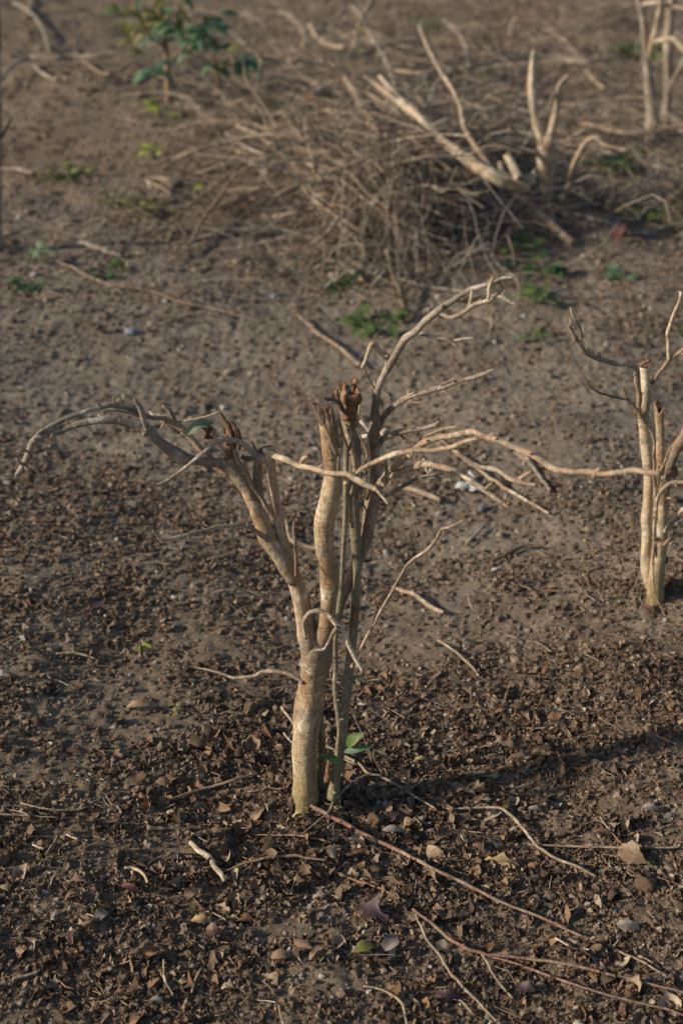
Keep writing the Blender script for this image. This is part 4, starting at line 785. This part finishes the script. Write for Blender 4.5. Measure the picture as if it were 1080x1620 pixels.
# notable single leaves
G4 = 'single leaves lying on the litter'
def gleaf(label, m, x0, y0, x1, y1, w_, lobes=0, curl=.18, rag=.3, fold=.3, lift=.008):
    a, t = hit(x0, y0, lift); c, _ = hit(x1, y1, lift * random.uniform(.6, 1.8)); mb = MB()
    leaf(mb, a, c, w_ * t / FPX, (random.gauss(0, .3), random.gauss(-.25, .25), 1), fold, curl, rag, 10, lobes)
    o = mb.build('fallen_leaf', m, None, a); tag(o, label, 'leaf', G4)
for a in [
    ('crumpled plum coloured leaf on the ground at the left', 'dryplum', 134, 979, 173, 950, 22, 2), ('flat tan leaf on the bare soil at the left', 'drytan', 200, 1119, 253, 1116, 14),
    ('yellow star shaped leaf in the litter right of the trunk', 'dryyellow', 742, 1242, 771, 1252, 26, 3), ('curled orange brown leaf touching the yellow star shaped leaf', 'drytan', 728, 1254, 752, 1259, 14),
    ('small bright rust leaf upright left of the main trunk', 'dryred', 397, 1168, 416, 1172, 14), ('tan leaf at bottom centre left of the pointed leaf', 'drytan', 428, 1516, 462, 1511, 18),
    ('pointed tan leaf at bottom centre', 'drytan', 490, 1519, 520, 1496, 15), ('olive brown leaf left of the folded grey leaf', 'olivel', 560, 1505, 594, 1498, 22),
    ('folded grey leaf beside the bend of the pale wavy twig', 'drygrey', 608, 1505, 628, 1480, 24), ('large dark plum leaf left of the pale wavy twig', 'dryplum', 568, 1432, 616, 1458, 46, 2),
    ('crumpled grey leaf left of the large dark plum leaf', 'drygrey', 494, 1421, 520, 1416, 20, 2), ('large tan leaf curled up at the right edge of the litter', 'drytan', 978, 1342, 1022, 1366, 34),
    ('yellow brown leaf in the litter under the hooked twig', 'dryyellow', 766, 1360, 822, 1371, 20, 2), ('greyish purple leaf in the lower right litter', 'drygrey', 974, 1462, 1012, 1470, 20),
    ('dark plum leaf close to the bottom edge on the right', 'dryplum', 690, 1572, 728, 1580, 34, 2), ('round dark grey leaf under the forked tan twig', 'dryplum', 819, 1560, 846, 1568, 18),
    ('bluish white leaf near the right edge', 'drygrey', 1015, 1277, 1040, 1281, 13), ('grey white leaf just above the hooked twig', 'drygrey', 834, 1279, 857, 1285, 12), ('small bluish leaf left of the hooked twig', 'drygrey', 722, 1291, 737, 1297, 14),
    ('dark plum leaf beside the rough tan clod', 'dryplum', 614, 1302, 640, 1288, 20), ('tan folded leaf right of the rough tan clod', 'drytan', 638, 1308, 656, 1299, 22), ('grey green leaf below the rough tan clod', 'drygrey', 604, 1314, 642, 1318, 13),
    ('upright tan leaf just left of the foot of the focused tree', 'drytan', 402, 1298, 418, 1278, 17, 0), ('ragged yellow leaf at the foot of the focused tree', 'dryyellow', 462, 1293, 484, 1280, 13, 2),
    ('pinkish brown leaf lying on bare soil at lower left', 'dryred', 192, 1402, 224, 1416, 14), ('curled tan leaf near the left of the bottom litter', 'drytan', 124, 1462, 150, 1454, 18), ('grey folded leaf right of the curled tan leaf', 'drygrey', 150, 1453, 172, 1444, 18),
    ('tan leaf right of the thick short curved stick', 'drytan', 292, 1418, 312, 1407, 18), ('blotched yellow leaf below the thick short curved stick', 'dryyellow', 302, 1456, 337, 1461, 16), ('brown leaf below the blotched yellow leaf', 'dry', 326, 1470, 350, 1474, 20),
    ('pale grey leaf near the bottom left', 'drygrey', 236, 1582, 260, 1590, 15), ('pinkish tan leaf above the straight brown twig at left', 'drytan', 246, 1236, 274, 1239, 13), ('long rust leaf standing in the lower left', 'dryred', 110, 1474, 116, 1494, 9),
    ('thin curled orange leaf near the lower middle', 'dry', 556, 1330, 580, 1345, 12), ('brown leaf under the straight dark twig', 'dry', 860, 1385, 905, 1392, 18), ('curled brown leaf above the large tan leaf', 'dry', 935, 1318, 968, 1326, 18),
    ('yellow leaf on the ground in front of the brush pile', 'yellow', 308, 300, 330, 297, 12), ('red leaf pair on the ground at far right', 'pinkred', 972, 385, 990, 362, 22), ('pale leaf right of centre in the litter', 'dryyellow', 905, 1059, 922, 1065, 12),
    ('pale yellow leaf right of the leafy sprout', 'dryyellow', 655, 1202, 678, 1205, 12), ('brown curled leaf right of the fork of the right sprig', 'dry', 1015, 960, 1035, 968, 12)]:
    gleaf(*a)

# green weeds
def weed(label, px, py, wpx, n, mats, llen=22, wd=.5, h=.03, group='green weeds on the slope', cat='weed'):
    q, t = hit(px, py); k = t / FPX; o = empty('weed', q, label, cat, group); st_ = MB(); lv = MB()
    for i in range(n):
        a = random.uniform(0, 6.28); r = random.uniform(.1, 1) * wpx * k; d = Vector((math.cos(a), math.sin(a) * 1.3, 0))
        top = q + d * r + Vector((0, 0, h * random.uniform(.3, 1.1)))
        tube(st_, [(q.x, q.y, q.z - .005, .9 * k), (*(q + d * r * .4 + Vector((0, 0, h * .5))), .8 * k), (*top, .5 * k)], sides=5, step=.02, end='point')
        a2 = a + random.uniform(-.9, .9); L = llen * k * random.uniform(.6, 1.2); tip = top + Vector((math.cos(a2), math.sin(a2), random.uniform(-.3, .35))) * L
        leaf(lv, top, tip, L * wd, (random.gauss(0, .3), random.gauss(-.4, .3), 1), .2, .12, .05, 6)
    st_.build('stem', 'green', o, q); lv.build('foliage', mats, o, q); return o
weed('bright green sprouts behind the tip of the tall grey arm', 590, 522, 48, 20, 'green', 28, .6)
weed('green weed just below the foot of the fallen log', 815, 400, 30, 16, 'green', 24, .6); weed('dark green creeper leaves below the fallen log', 850, 432, 40, 16, 'deep', 26, .6)
weed('green creeper leaves right of the tip of the tall grey arm', 852, 480, 30, 12, 'green', 26, .7); weed('small green sprout right of the tip of the side twig', 848, 540, 14, 7, 'green', 22, .5)
weed('bushy green weed beside the large pale stone', 972, 280, 36, 34, 'green', 26, .4, .09); weed('broad blue green sprout by the left edge', 46, 416, 26, 6, 'sage', 28, .75, .05)
weed('dark green sprout just below the broad blue green sprout', 48, 458, 18, 8, 'deep', 24, .6); weed('low yellow green weeds on the bank at the left', 110, 282, 50, 34, 'olivel', 15, .5)
weed('low yellow green weeds right of the bank at the left', 182, 322, 28, 18, 'olivel', 15, .5); weed('bright yellow green weeds in front of the left end of the pile', 240, 334, 34, 22, 'olivel', 18, .5)
weed('small dark sprout on the upper left ground', 158, 440, 14, 6, 'deep', 18, .6); weed('small green sprout right of the small dark sprout', 197, 428, 14, 8, 'green', 18, .5)
weed('green weed behind the far pale tree at upper right', 1000, 92, 34, 26, 'green', 22, .5, .06); weed('tiny grass sprout left of the main trunk', 224, 1030, 8, 7, 'yellow', 18, .16, .018)
weed('tiny yellow sprout on bare soil left of the main trunk', 282, 1128, 7, 5, 'yellow', 16, .16, .018); weed('single yellow green sprout under the shrub', 254, 190, 12, 5, 'yellow', 30, .3, .07); weed('yellow green sprout below the single sprout under the shrub', 243, 252, 16, 7, 'yellow', 22, .4, .04)
weed('small blue green leaf cluster near the right edge', 980, 444, 15, 5, 'teal', 22, .7); weed('low green weeds near the right edge below the stone', 1020, 345, 50, 30, 'olivel', 16, .5); weed('low green weeds right of the foot of the log', 950, 325, 30, 16, 'olivel', 16, .5)
weed('green sprouts growing under the front of the brush pile', 700, 328, 26, 12, 'deep', 18, .5); weed('green sprouts at the front foot of the brush pile', 540, 455, 26, 12, 'deep', 16, .5); weed('bright sprout on the top right of the brush pile', 680, 52, 26, 14, 'green', 16, .5, .08)
weed('tiny leaf pair left of the front of the pile', 190, 25, 18, 8, 'green', 20, .5)
# shrub at upper left
q, t = hit(268, 160); YS = q.y; sh = empty('shrub', q, 'leafy green shrub on a single stem at the upper left', 'shrub')
part('stem', trace([(268, 168, 6), (266, 120, 5.4), (263, 83, 5), (257, 40, 4.2), (250, 0, 4), (247, -60, 3.5)], YS), 'brown', sh, q, 'point')
for pts in ([(264, 95, 2.5), (290, 80, 2), (320, 68, 2), (350, 62, 1.5), (375, 60, 1)], [(262, 75, 2.4), (235, 55, 2), (215, 50, 1.5)], [(266, 110, 2), (245, 120, 1.6), (228, 112, 1)], [(344, 150, 3), (345, 130, 2.6), (338, 100, 2), (345, 70, 1.5)], [(257, 30, 2.5), (285, 20, 2), (320, 30, 1.4)]):
    part('branch', trace(pts, YS, YS - .1), 'brown', sh, q, 'point')
mb = MB(); mb2 = MB()
for (x, y, sx, sy, n, mm) in ((340, 50, 40, 26, 24, 0), (300, 55, 36, 18, 24, 0), (262, 45, 30, 40, 18, 0), (225, 45, 26, 25, 14, 1), (255, 5, 44, 26, 26, 1), (355, 95, 36, 14, 12, 0), (245, 110, 22, 18, 9, 0), (270, -50, 60, 30, 40, 0), (400, 98, 28, 6, 8, 0), (209, 75, 6, 16, 3, 1)):
    for _ in range(n):
        p, t = at(random.gauss(x, sx * .6), random.gauss(y, sy * .6), YS + random.gauss(-.03, .10)); a = random.uniform(0, 6.28); L = random.uniform(22, 48) * t / FPX
        tip = p + Vector((math.cos(a) * .8, math.sin(a) * .5, random.uniform(-.9, .2))) * L
        leaf(mb2 if mm or random.random() < .12 else mb, p, tip, L * random.uniform(.28, .42), (random.gauss(0, .4), -.5, 1), .25, .15, .05, 6)
mb.build('foliage', 'teal', sh, q); mb2.build('pale_foliage', 'olivel', sh, q)

# ------------------------------------------------------------------ the pile of cut branches
GP = 'cut branches heaped in the brush pile'
def PB(label, m, pts, lifts, name='cut_branch', **k):
    n = len(pts)
    pts = [(a, b2, c * .78) for a, b2, c in pts]; m = 'straw' if m == 'pale' else m
    if len(lifts) == 2: lifts = [lifts[0] + (lifts[1] - lifts[0]) * i / (n - 1) for i in range(n)]
    k.setdefault('rough', .12); k.setdefault('knob', .12)
    return stick(name, label, 'branch', m, pts, lifts=lifts, group=GP, **k)
lg = empty('felled_log', hit(831, 340)[0], 'thick pale felled limb with stub ends lying across the pile toward the forked stump', 'log', GP); LB = lg.location
def LP(name, m, pts, lifts, end='flat', **k):
    n = len(pts); pts = [(a, b2, c * 1.0) for a, b2, c in pts]; m = 'tan' if end == 'point' else m; lifts = [lifts[0] + .09 + (lifts[1] - lifts[0]) * i / (n - 1) for i in range(n)]
    return part(name, gtrace(pts, 0, lifts), m, lg, LB, end, **k)
LP('limb', 'pale', [(600, 120, 3), (640, 165, 5), (670, 192, 6.5), (687, 208, 7.5), (700, 223, 8.5), (727, 243, 10), (759, 266, 12), (787, 281, 14), (812, 288, 15.5), (834, 291, 16)], [.30, .13], 'jag', rough=.14, sides=18)
LP('branch', 'pale', [(790, 284, 7), (773, 263, 6), (757, 240, 5), (740, 213, 5), (731, 190, 4.5), (727, 167, 4), (715, 140, 4), (693, 107, 3.6), (673, 67, 3.2), (662, 40, 2)], [.16, .42], 'point')
LP('stub', 'pale', [(822, 285, 8), (812, 265, 8), (802, 248, 6)], [.17, .22], 'jag'); LP('stub', 'pale', [(800, 280, 6), (793, 268, 5), (790, 258, 4)], [.17, .2], 'flat'); LP('stub', 'pale', [(825, 290, 10), (838, 282, 8), (848, 272, 6)], [.14, .18], 'jag')
LP('branch', 'tan', [(695, 222, 6), (680, 197, 5.5), (650, 180, 5), (627, 157, 4.5), (593, 133, 4), (560, 123, 3)], [.2, .34], 'point')
PB('thick brown limb under the log, pointing down toward the creeper', 'tan', [(790, 296, 7), (812, 308, 9), (834, 322, 9.5), (866, 350, 9.5), (890, 373, 9), (906, 386, 8)], [.07, .02])
PB('pale limb piece with a round orange sawn end facing left', 'pale', [(590, 188, 5), (560, 170, 6), (533, 155, 7.5), (510, 147, 9), (490, 152, 10)], [.2, .3])
PB('pale snapped limb end pointing down in the middle of the pile', 'pale', [(545, 120, 2.5), (560, 145, 3), (573, 172, 4.5), (588, 190, 9), (597, 204, 8), (600, 214, 5)], [.32, .25], end='jag')
PB('long tan stalk arching out at the left end of the pile', 'straw', [(560, 208, 3), (467, 212, 3.2), (400, 215, 3.6), (347, 227, 4), (300, 242, 4.2), (275, 253, 4.2), (255, 270, 4)], [.2, .03])
PB('second tan stalk below the long arching stalk', 'straw', [(470, 218, 2.6), (430, 232, 3), (393, 243, 3.2), (360, 260, 3.2), (325, 273, 3.2), (297, 281, 2.4)], [.12, .03])
PB('grey crooked branch on the left of the pile', 'grey', [(358, 212, 4), (376, 222, 3.8), (393, 233, 3.6), (417, 243, 3.4), (450, 233, 3), (490, 220, 2.5)], [.1, .16])
PB('level tan branch in the left front of the pile', 'tan', [(360, 303, 3.5), (413, 298, 3.6), (450, 288, 4.2), (500, 287, 3.6), (560, 281, 3)], [.06, .12])
PB('dark branch sloping down to the left of the pile', 'brown', [(400, 243, 3.4), (370, 270, 3.4), (343, 293, 3.4), (293, 332, 3.2), (262, 360, 3), (240, 377, 2.5)], [.1, .02])
PB('dark grey branch lying in front of the sloping dark branch', 'brown', [(370, 278, 4), (347, 313, 4.4), (323, 345, 4.2), (303, 380, 3.6), (277, 408, 3.6)], [.08, .015])
PB('grey branch arching over the front left of the pile', 'grey', [(630, 244, 4), (607, 270, 4.2), (573, 307, 4.6), (540, 342, 4.6), (507, 377, 4.6), (473, 395, 4), (440, 403, 3.2)], [.22, .015])
PB('whitish upright stick that bends at the left middle of the pile', 'pale', [(483, 187, 3.4), (488, 222, 3.6), (494, 257, 4.4), (500, 275, 3.8), (515, 288, 3.4), (545, 285, 2.6)], [.24, .12])
PB('tan branch slanting through the front left of the pile', 'tan', [(478, 297, 4), (500, 318, 4.4), (523, 335, 4.2), (557, 357, 3.8), (580, 372, 3)], [.14, .05])
PB('whitish crooked stick hanging at the front of the pile', 'grey', [(580, 318, 3.4), (580, 340, 3.4), (588, 362, 3.4), (600, 390, 3)], [.12, .03])
PB('pale curved stick at the front foot of the pile', 'pale', [(560, 370, 3), (573, 395, 4), (580, 405, 4.4), (572, 425, 3)], [.06, .02]); PB('short pale hooked stick at the very front of the pile', 'straw', [(535, 412, 4), (552, 425, 4.4), (575, 445, 4)], [.03, .015])
PB('straight brown branch standing toward the viewer at the front foot', 'olive', [(612, 395, 5), (620, 430, 5.5), (632, 462, 5.5), (645, 500, 4.5)], [.09, .015])
PB('long thin stalk lying level under the log', 'tan', [(640, 378, 2.5), (673, 368, 3), (740, 345, 3.4), (800, 328, 3.4), (850, 312, 2.5)], [.05, .07])
PB('long bare stick passing right behind the forked stump', 'tan', [(887, 193, 3), (933, 197, 4.2), (960, 204, 4.4), (1003, 211, 4.4), (1053, 206, 4.2), (1100, 194, 3.2)], [.05, .08])
PB('bare stick rising to the right from behind the forked stump', 'grey', [(880, 212, 3.4), (903, 187, 3.6), (933, 167, 3.8), (973, 147, 3.6), (1003, 132, 3)], [.05, .12])
PB('grey curved stick between the forked stump and the stone', 'grey', [(885, 205, 4), (905, 186, 4.4), (930, 173, 4), (955, 180, 3.4), (962, 215, 3)], [.05, .03])
PB('thin tan stick lying level near the far pale tree', 'tan', [(955, 181, 3), (985, 187, 3.6), (1047, 186, 3.6), (1080, 190, 3)], [.04, .05])
PB('arched branch touching the forked stump from the left', 'grey', [(700, 150, 3), (727, 158, 3.6), (763, 172, 3.6), (803, 170, 3.6), (842, 178, 3)], [.22, .2])
PB('brown curved branch left of the forked stump', 'brown', [(765, 180, 4), (778, 202, 4.6), (795, 220, 4.6), (822, 236, 4)], [.18, .12])
PB('pale bent branch lying high at the back of the pile', 'straw', [(555, 90, 3.4), (575, 84, 4), (593, 76, 5), (612, 70, 4), (635, 66, 4), (668, 62, 3)], [.25, .28])
PB('crooked bare stick leaning up to the top edge', 'straw', [(592, -4, 4.5), (578, 20, 4.2), (568, 38, 4), (563, 60, 4), (560, 78, 3.4)], [.4, .26])
PB('long bare stick sloping down through the middle of the pile', 'grey', [(556, 8, 3.4), (575, 28, 4), (590, 62, 4), (608, 90, 4.2), (622, 125, 4.4), (628, 170, 4), (634, 228, 3)], [.35, .24])
PB('grey stick slanting in the upper left of the pile', 'tan', [(490, 37, 4), (500, 56, 4), (515, 68, 4.6), (545, 76, 4.6)], [.14, .18]); PB('thin stick low in the upper left of the pile', 'grey', [(450, 108, 3.6), (493, 101, 4), (525, 90, 3.6), (550, 78, 3)], [.12, .18])
PB('bare stick slanting from the back into the middle of the pile', 'straw', [(520, 96, 3.6), (535, 113, 4), (548, 130, 4.2), (567, 167, 4.2), (574, 194, 3.4)], [.22, .26])
PB('straight stick propped on the left of the pile', 'grey', [(430, 115, 3.4), (420, 137, 3.6), (408, 162, 3.8), (393, 202, 3.4)], [.1, .02]); PB('short grey stick left of the orange sawn end', 'grey', [(463, 146, 3.4), (450, 172, 3)], [.12, .08])
PB('long brown stalk reaching down from the upper left shrub side', 'tan', [(372, 58, 2), (400, 76, 2.4), (440, 80, 3), (485, 80, 3)], [.05, .06]); PB('thin straight stalk left of the back of the pile', 'straw', [(448, 60, 2), (470, 42, 2.6), (488, 22, 2)], [.03, .05])
PB('bare stick slanting in the centre of the pile', 'brown', [(527, 195, 4), (550, 220, 4.2), (578, 252, 4)], [.2, .14])
PB('dark forked stick in shade right of the drooping twigs', 'brown', [(700, 270, 3), (725, 290, 3.6), (752, 315, 3.4), (765, 330, 2.6)], [.08, .03]); PB('thin brown stick crossing the shaded hollow under the log', 'brown', [(700, 290, 2.6), (735, 300, 3), (780, 312, 3)], [.09, .08])
PB('long grey stick at the back right of the pile', 'grey', [(700, 30, 3), (730, 60, 4), (740, 100, 4), (735, 140, 3)], [.2, .1]); PB('pale twisted stick near the top right of the pile', 'grey', [(806, 60, 4), (812, 35, 5), (820, 30, 4)], [.1, .2])
PB('short tan stick at the far right of the pile', 'tan', [(925, 112, 3.4), (940, 126, 4), (955, 140, 3.4)], [.05, .05]); PB('thin straight stick crossing the upper right ground', 'tan', [(830, 108, 2), (900, 60, 3), (950, 24, 3), (1000, -10, 2)], [.06, .1])
PB('long thin stick across the upper right of the pile', 'grey', [(700, 118, 3), (780, 98, 3.4), (850, 90, 3), (930, 96, 3), (990, 90, 2.4)], [.16, .06]); PB('thin grey stick low along the right of the pile', 'grey', [(870, 325, 3), (920, 340, 4), (975, 358, 4), (1010, 368, 4), (1080, 352, 3)], [.02, .02])
PB('bundled bare shoot left of the log, uppermost', 'straw', [(575, 120, 3), (612, 140, 4), (640, 158, 4), (668, 180, 4)], [.36, .3]); PB('bundled bare shoot left of the log, second', 'straw', [(548, 135, 3), (590, 152, 4.4), (630, 176, 4.4), (668, 200, 4)], [.3, .22])
PB('bundled bare shoot left of the log, lowest', 'straw', [(640, 132, 3), (660, 150, 4), (675, 175, 4.4), (690, 200, 5)], [.34, .24]); PB('pale straight stick lying level in the back of the pile', 'straw', [(560, 118, 3), (620, 112, 3.6), (680, 115, 3.6), (740, 108, 3)], [.3, .3])
# the tangle: individual thin branches sharing a few meshes
def proto_branch(m):
    L = random.uniform(.35, .85); mb = MB(); rows = []; a = random.uniform(-.12, .12); ph_ = random.uniform(0, 6)
    for k in range(8):
        t = k / 7; rows.append((L * (t - .5), a * L * math.sin(t * 3.1) + .012 * math.sin(t * 9 + ph_), .06 * L * math.sin(t * 3.1) + random.gauss(0, .003), .0050 * (1.15 - .8 * t)))
    tube(mb, rows, sides=7, step=.02, rough=.12, knob=.15)
    for _ in range(random.randint(2, 5)):
        i = random.randint(1, 6); r = rows[i]; s = random.choice((-1, 1)); l = random.uniform(.08, .28)
        tube(mb, [(r[0], r[1], r[2], .0030), (r[0] + l * .5, r[1] + s * l * .3, r[2] + random.uniform(-.02, .05), .0026), (r[0] + l, r[1] + s * l * .45, r[2] + random.uniform(-.03, .09), .0013)], sides=5, step=.02, end='point')
    ob = mb.build('brush_branch', [m, 'wood'], None, (0, 0, 0)); ob['hue'] = m; return ob
protos = [proto_branch(m) for m in ('straw', 'grey', 'tan', 'brown', 'grey', 'straw', 'brown', 'tan', 'pale', 'grey', 'brown', 'straw')]; used = 0
def put(px, py, lift, yaw, pitch, sc, label, group):
    global used
    q, t = hit(px, py, lift); i = used
    o = protos[i] if i < len(protos) else random.choice(protos).copy()
    if i >= len(protos): COL.objects.link(o)
    used += 1; o.location = q; o.rotation_euler = (random.uniform(-.5, .5), pitch, yaw); o.scale = (sc, sc, sc); hue = o['hue']
    if 'half buried' in label: where = ('left' if px < 520 else 'middle' if px < 650 else 'right') + (' back' if py < 150 else ' top' if py < 240 else ' front'); label = 'thin %s branch tangled in the ' + where + ' of the brush pile'
    elif 'poking' in label: label = 'slim %s branch poking steeply out of the ' + ('left' if px < 560 else 'middle' if px < 660 else 'right') + (' back' if py < 130 else ' front') + ' of the brush pile'
    elif 'strewn' in label: where = 'between the pile and the forked stump' if px < 800 else ('behind the forked stump' if px < 950 else 'around the far pale tree'); label = 'thin %s branch strewn ' + where + (' nearer the viewer' if py > 110 else ' farther off')
    tag(o, label % hue, 'branch', group)
for _ in range(225):
    px = random.gauss(590, 130); py = random.gauss(205, 100); 
    if py > 345 or py < -30 or (690 < px < 850 and 190 < py < 330): continue
    hmax = max(.02, .42 * math.exp(-((px - 640) / 170) ** 2 - ((py - 210) / 120) ** 2))
    put(px, py, random.uniform(.01, hmax), random.choice((random.gauss(2.6, .5), random.gauss(.25, .5), random.uniform(0, 6.28))), random.gauss(0, .25), random.uniform(.5, 1.1), 'thin %s branch half buried in the tangle of the brush pile', 'thin branches tangled in the brush pile')
for _ in range(100):
    px = random.uniform(690, 1150); py = random.uniform(-60, 250)
    put(px, py, random.uniform(.01, .09), random.choice((random.gauss(.2, .5), random.gauss(2.9, .5), random.uniform(0, 6))), random.gauss(0, .08), random.uniform(.5, 1.1), 'thin %s branch strewn on the ground right of and behind the pile', 'thin branches strewn behind the pile')
for _ in range(34):
    put(random.gauss(610, 110), random.uniform(50, 250), random.uniform(.12, .32), random.uniform(0, 6.28), random.choice((-1, 1)) * random.uniform(.3, .8), random.uniform(.5, .95), 'slim %s branch poking steeply out of the brush pile', 'slim branches poking up from the brush pile')
# fine twigs
def strands(name, A, B, sag, r, m, wob=.02, seg=6):
    n = len(A); out = []; w1 = rng.normal(0, wob, (n, 3)); w2 = rng.normal(0, wob * .6, (n, 3)); d = B - A; d /= np.linalg.norm(d, axis=1)[:, None]
    u = np.cross(d, rng.normal(size=(n, 3))); u /= np.linalg.norm(u, axis=1)[:, None]; v = np.cross(d, u)
    for k in range(seg + 1):
        t = k / seg; c = A + (B - A) * t + w1 * math.sin(t * 3.14) + w2 * math.sin(t * 6.28); c[:, 2] += sag * math.sin(t * 3.14)
        for a in range(3): out.append(c + (u * math.cos(a * 2.094) + v * math.sin(a * 2.094)) * (r * (1.1 - .7 * t))[:, None])
    Vv = np.stack(out, 1); q = np.array([[i * 3 + a, i * 3 + (a + 1) % 3, i * 3 + 3 + (a + 1) % 3, i * 3 + 3 + a] for i in range(seg) for a in range(3)])
    return np_mesh(name, Vv.reshape(-1, 3), (np.arange(n)[:, None, None] * ((seg + 1) * 3) + q[None]).reshape(-1, 4), m, True)
n = 480; ax = rng.normal(640, 30, n); ay = rng.normal(222, 22, n); bx = ax + rng.normal(-40, 55, n); by = rng.uniform(270, 460, n)
A, _ = hits(ax, ay, rng.uniform(.12, .30, n)); Bq, _ = hits(bx, by, rng.uniform(.01, .08, n)); fr = rng.uniform(.45, 1.05, n)[:, None]; Bq = A + (Bq - A) * fr
tag(strands('twig_bundle', A, Bq, .05, rng.uniform(.0011, .0026, n), 'fine', .05), 'bundle of fine brown twigs drooping over the front of the brush pile', 'twigs', 'cut branches heaped in the brush pile')
n = 2500; ax = rng.normal(615, 125, n); ay = rng.normal(225, 110, n); ay = np.clip(ay, -20, 455); kp = ~((ax > 690) & (ax < 860) & (ay > 180) & (ay < 320) & (rng.random(n) < .8)); ax, ay = ax[kp], ay[kp]; n = len(ax); hh = .01 + .30 * np.exp(-((ax - 640) / 170) ** 2 - ((ay - 215) / 110) ** 2)
A, _ = hits(ax, ay, hh * rng.random(n)); yaw = rng.uniform(0, 6.28, n); L = rng.uniform(.10, .62, n); Bq = A + np.stack([np.cos(yaw) * L, np.sin(yaw) * L, rng.normal(0, .10, n)], -1); Bq[:, 2] = np.maximum(Bq[:, 2], gh(Bq[:, 0], Bq[:, 1]) + .005)
S1 = (A, Bq)
n2 = 3500; ax = rng.uniform(380, 1400, n2); ay = rng.uniform(-80, 330, n2); ok = (ax > 700) | (ay < 60); ax, ay = ax[ok], ay[ok]; n2 = len(ax); A2, _ = hits(ax, ay, .01 + .04 * rng.random(n2)); yaw = rng.uniform(0, 6.28, n2); L = rng.uniform(.05, .3, n2)
B2 = A2 + np.stack([np.cos(yaw) * L, np.sin(yaw) * L, rng.normal(0, .02, n2)], -1); B2[:, 2] = np.maximum(B2[:, 2], gh(B2[:, 0], B2[:, 1]) + .005)
A = np.concatenate([S1[0], A2]); Bq = np.concatenate([S1[1], B2])
tag(strands('fine_brushwood', A, Bq, .012, rng.uniform(.0012, .0032, len(A)), 'fine', .04), 'fine broken twigs matted through and around the brush pile', 'brushwood', kind='stuff')
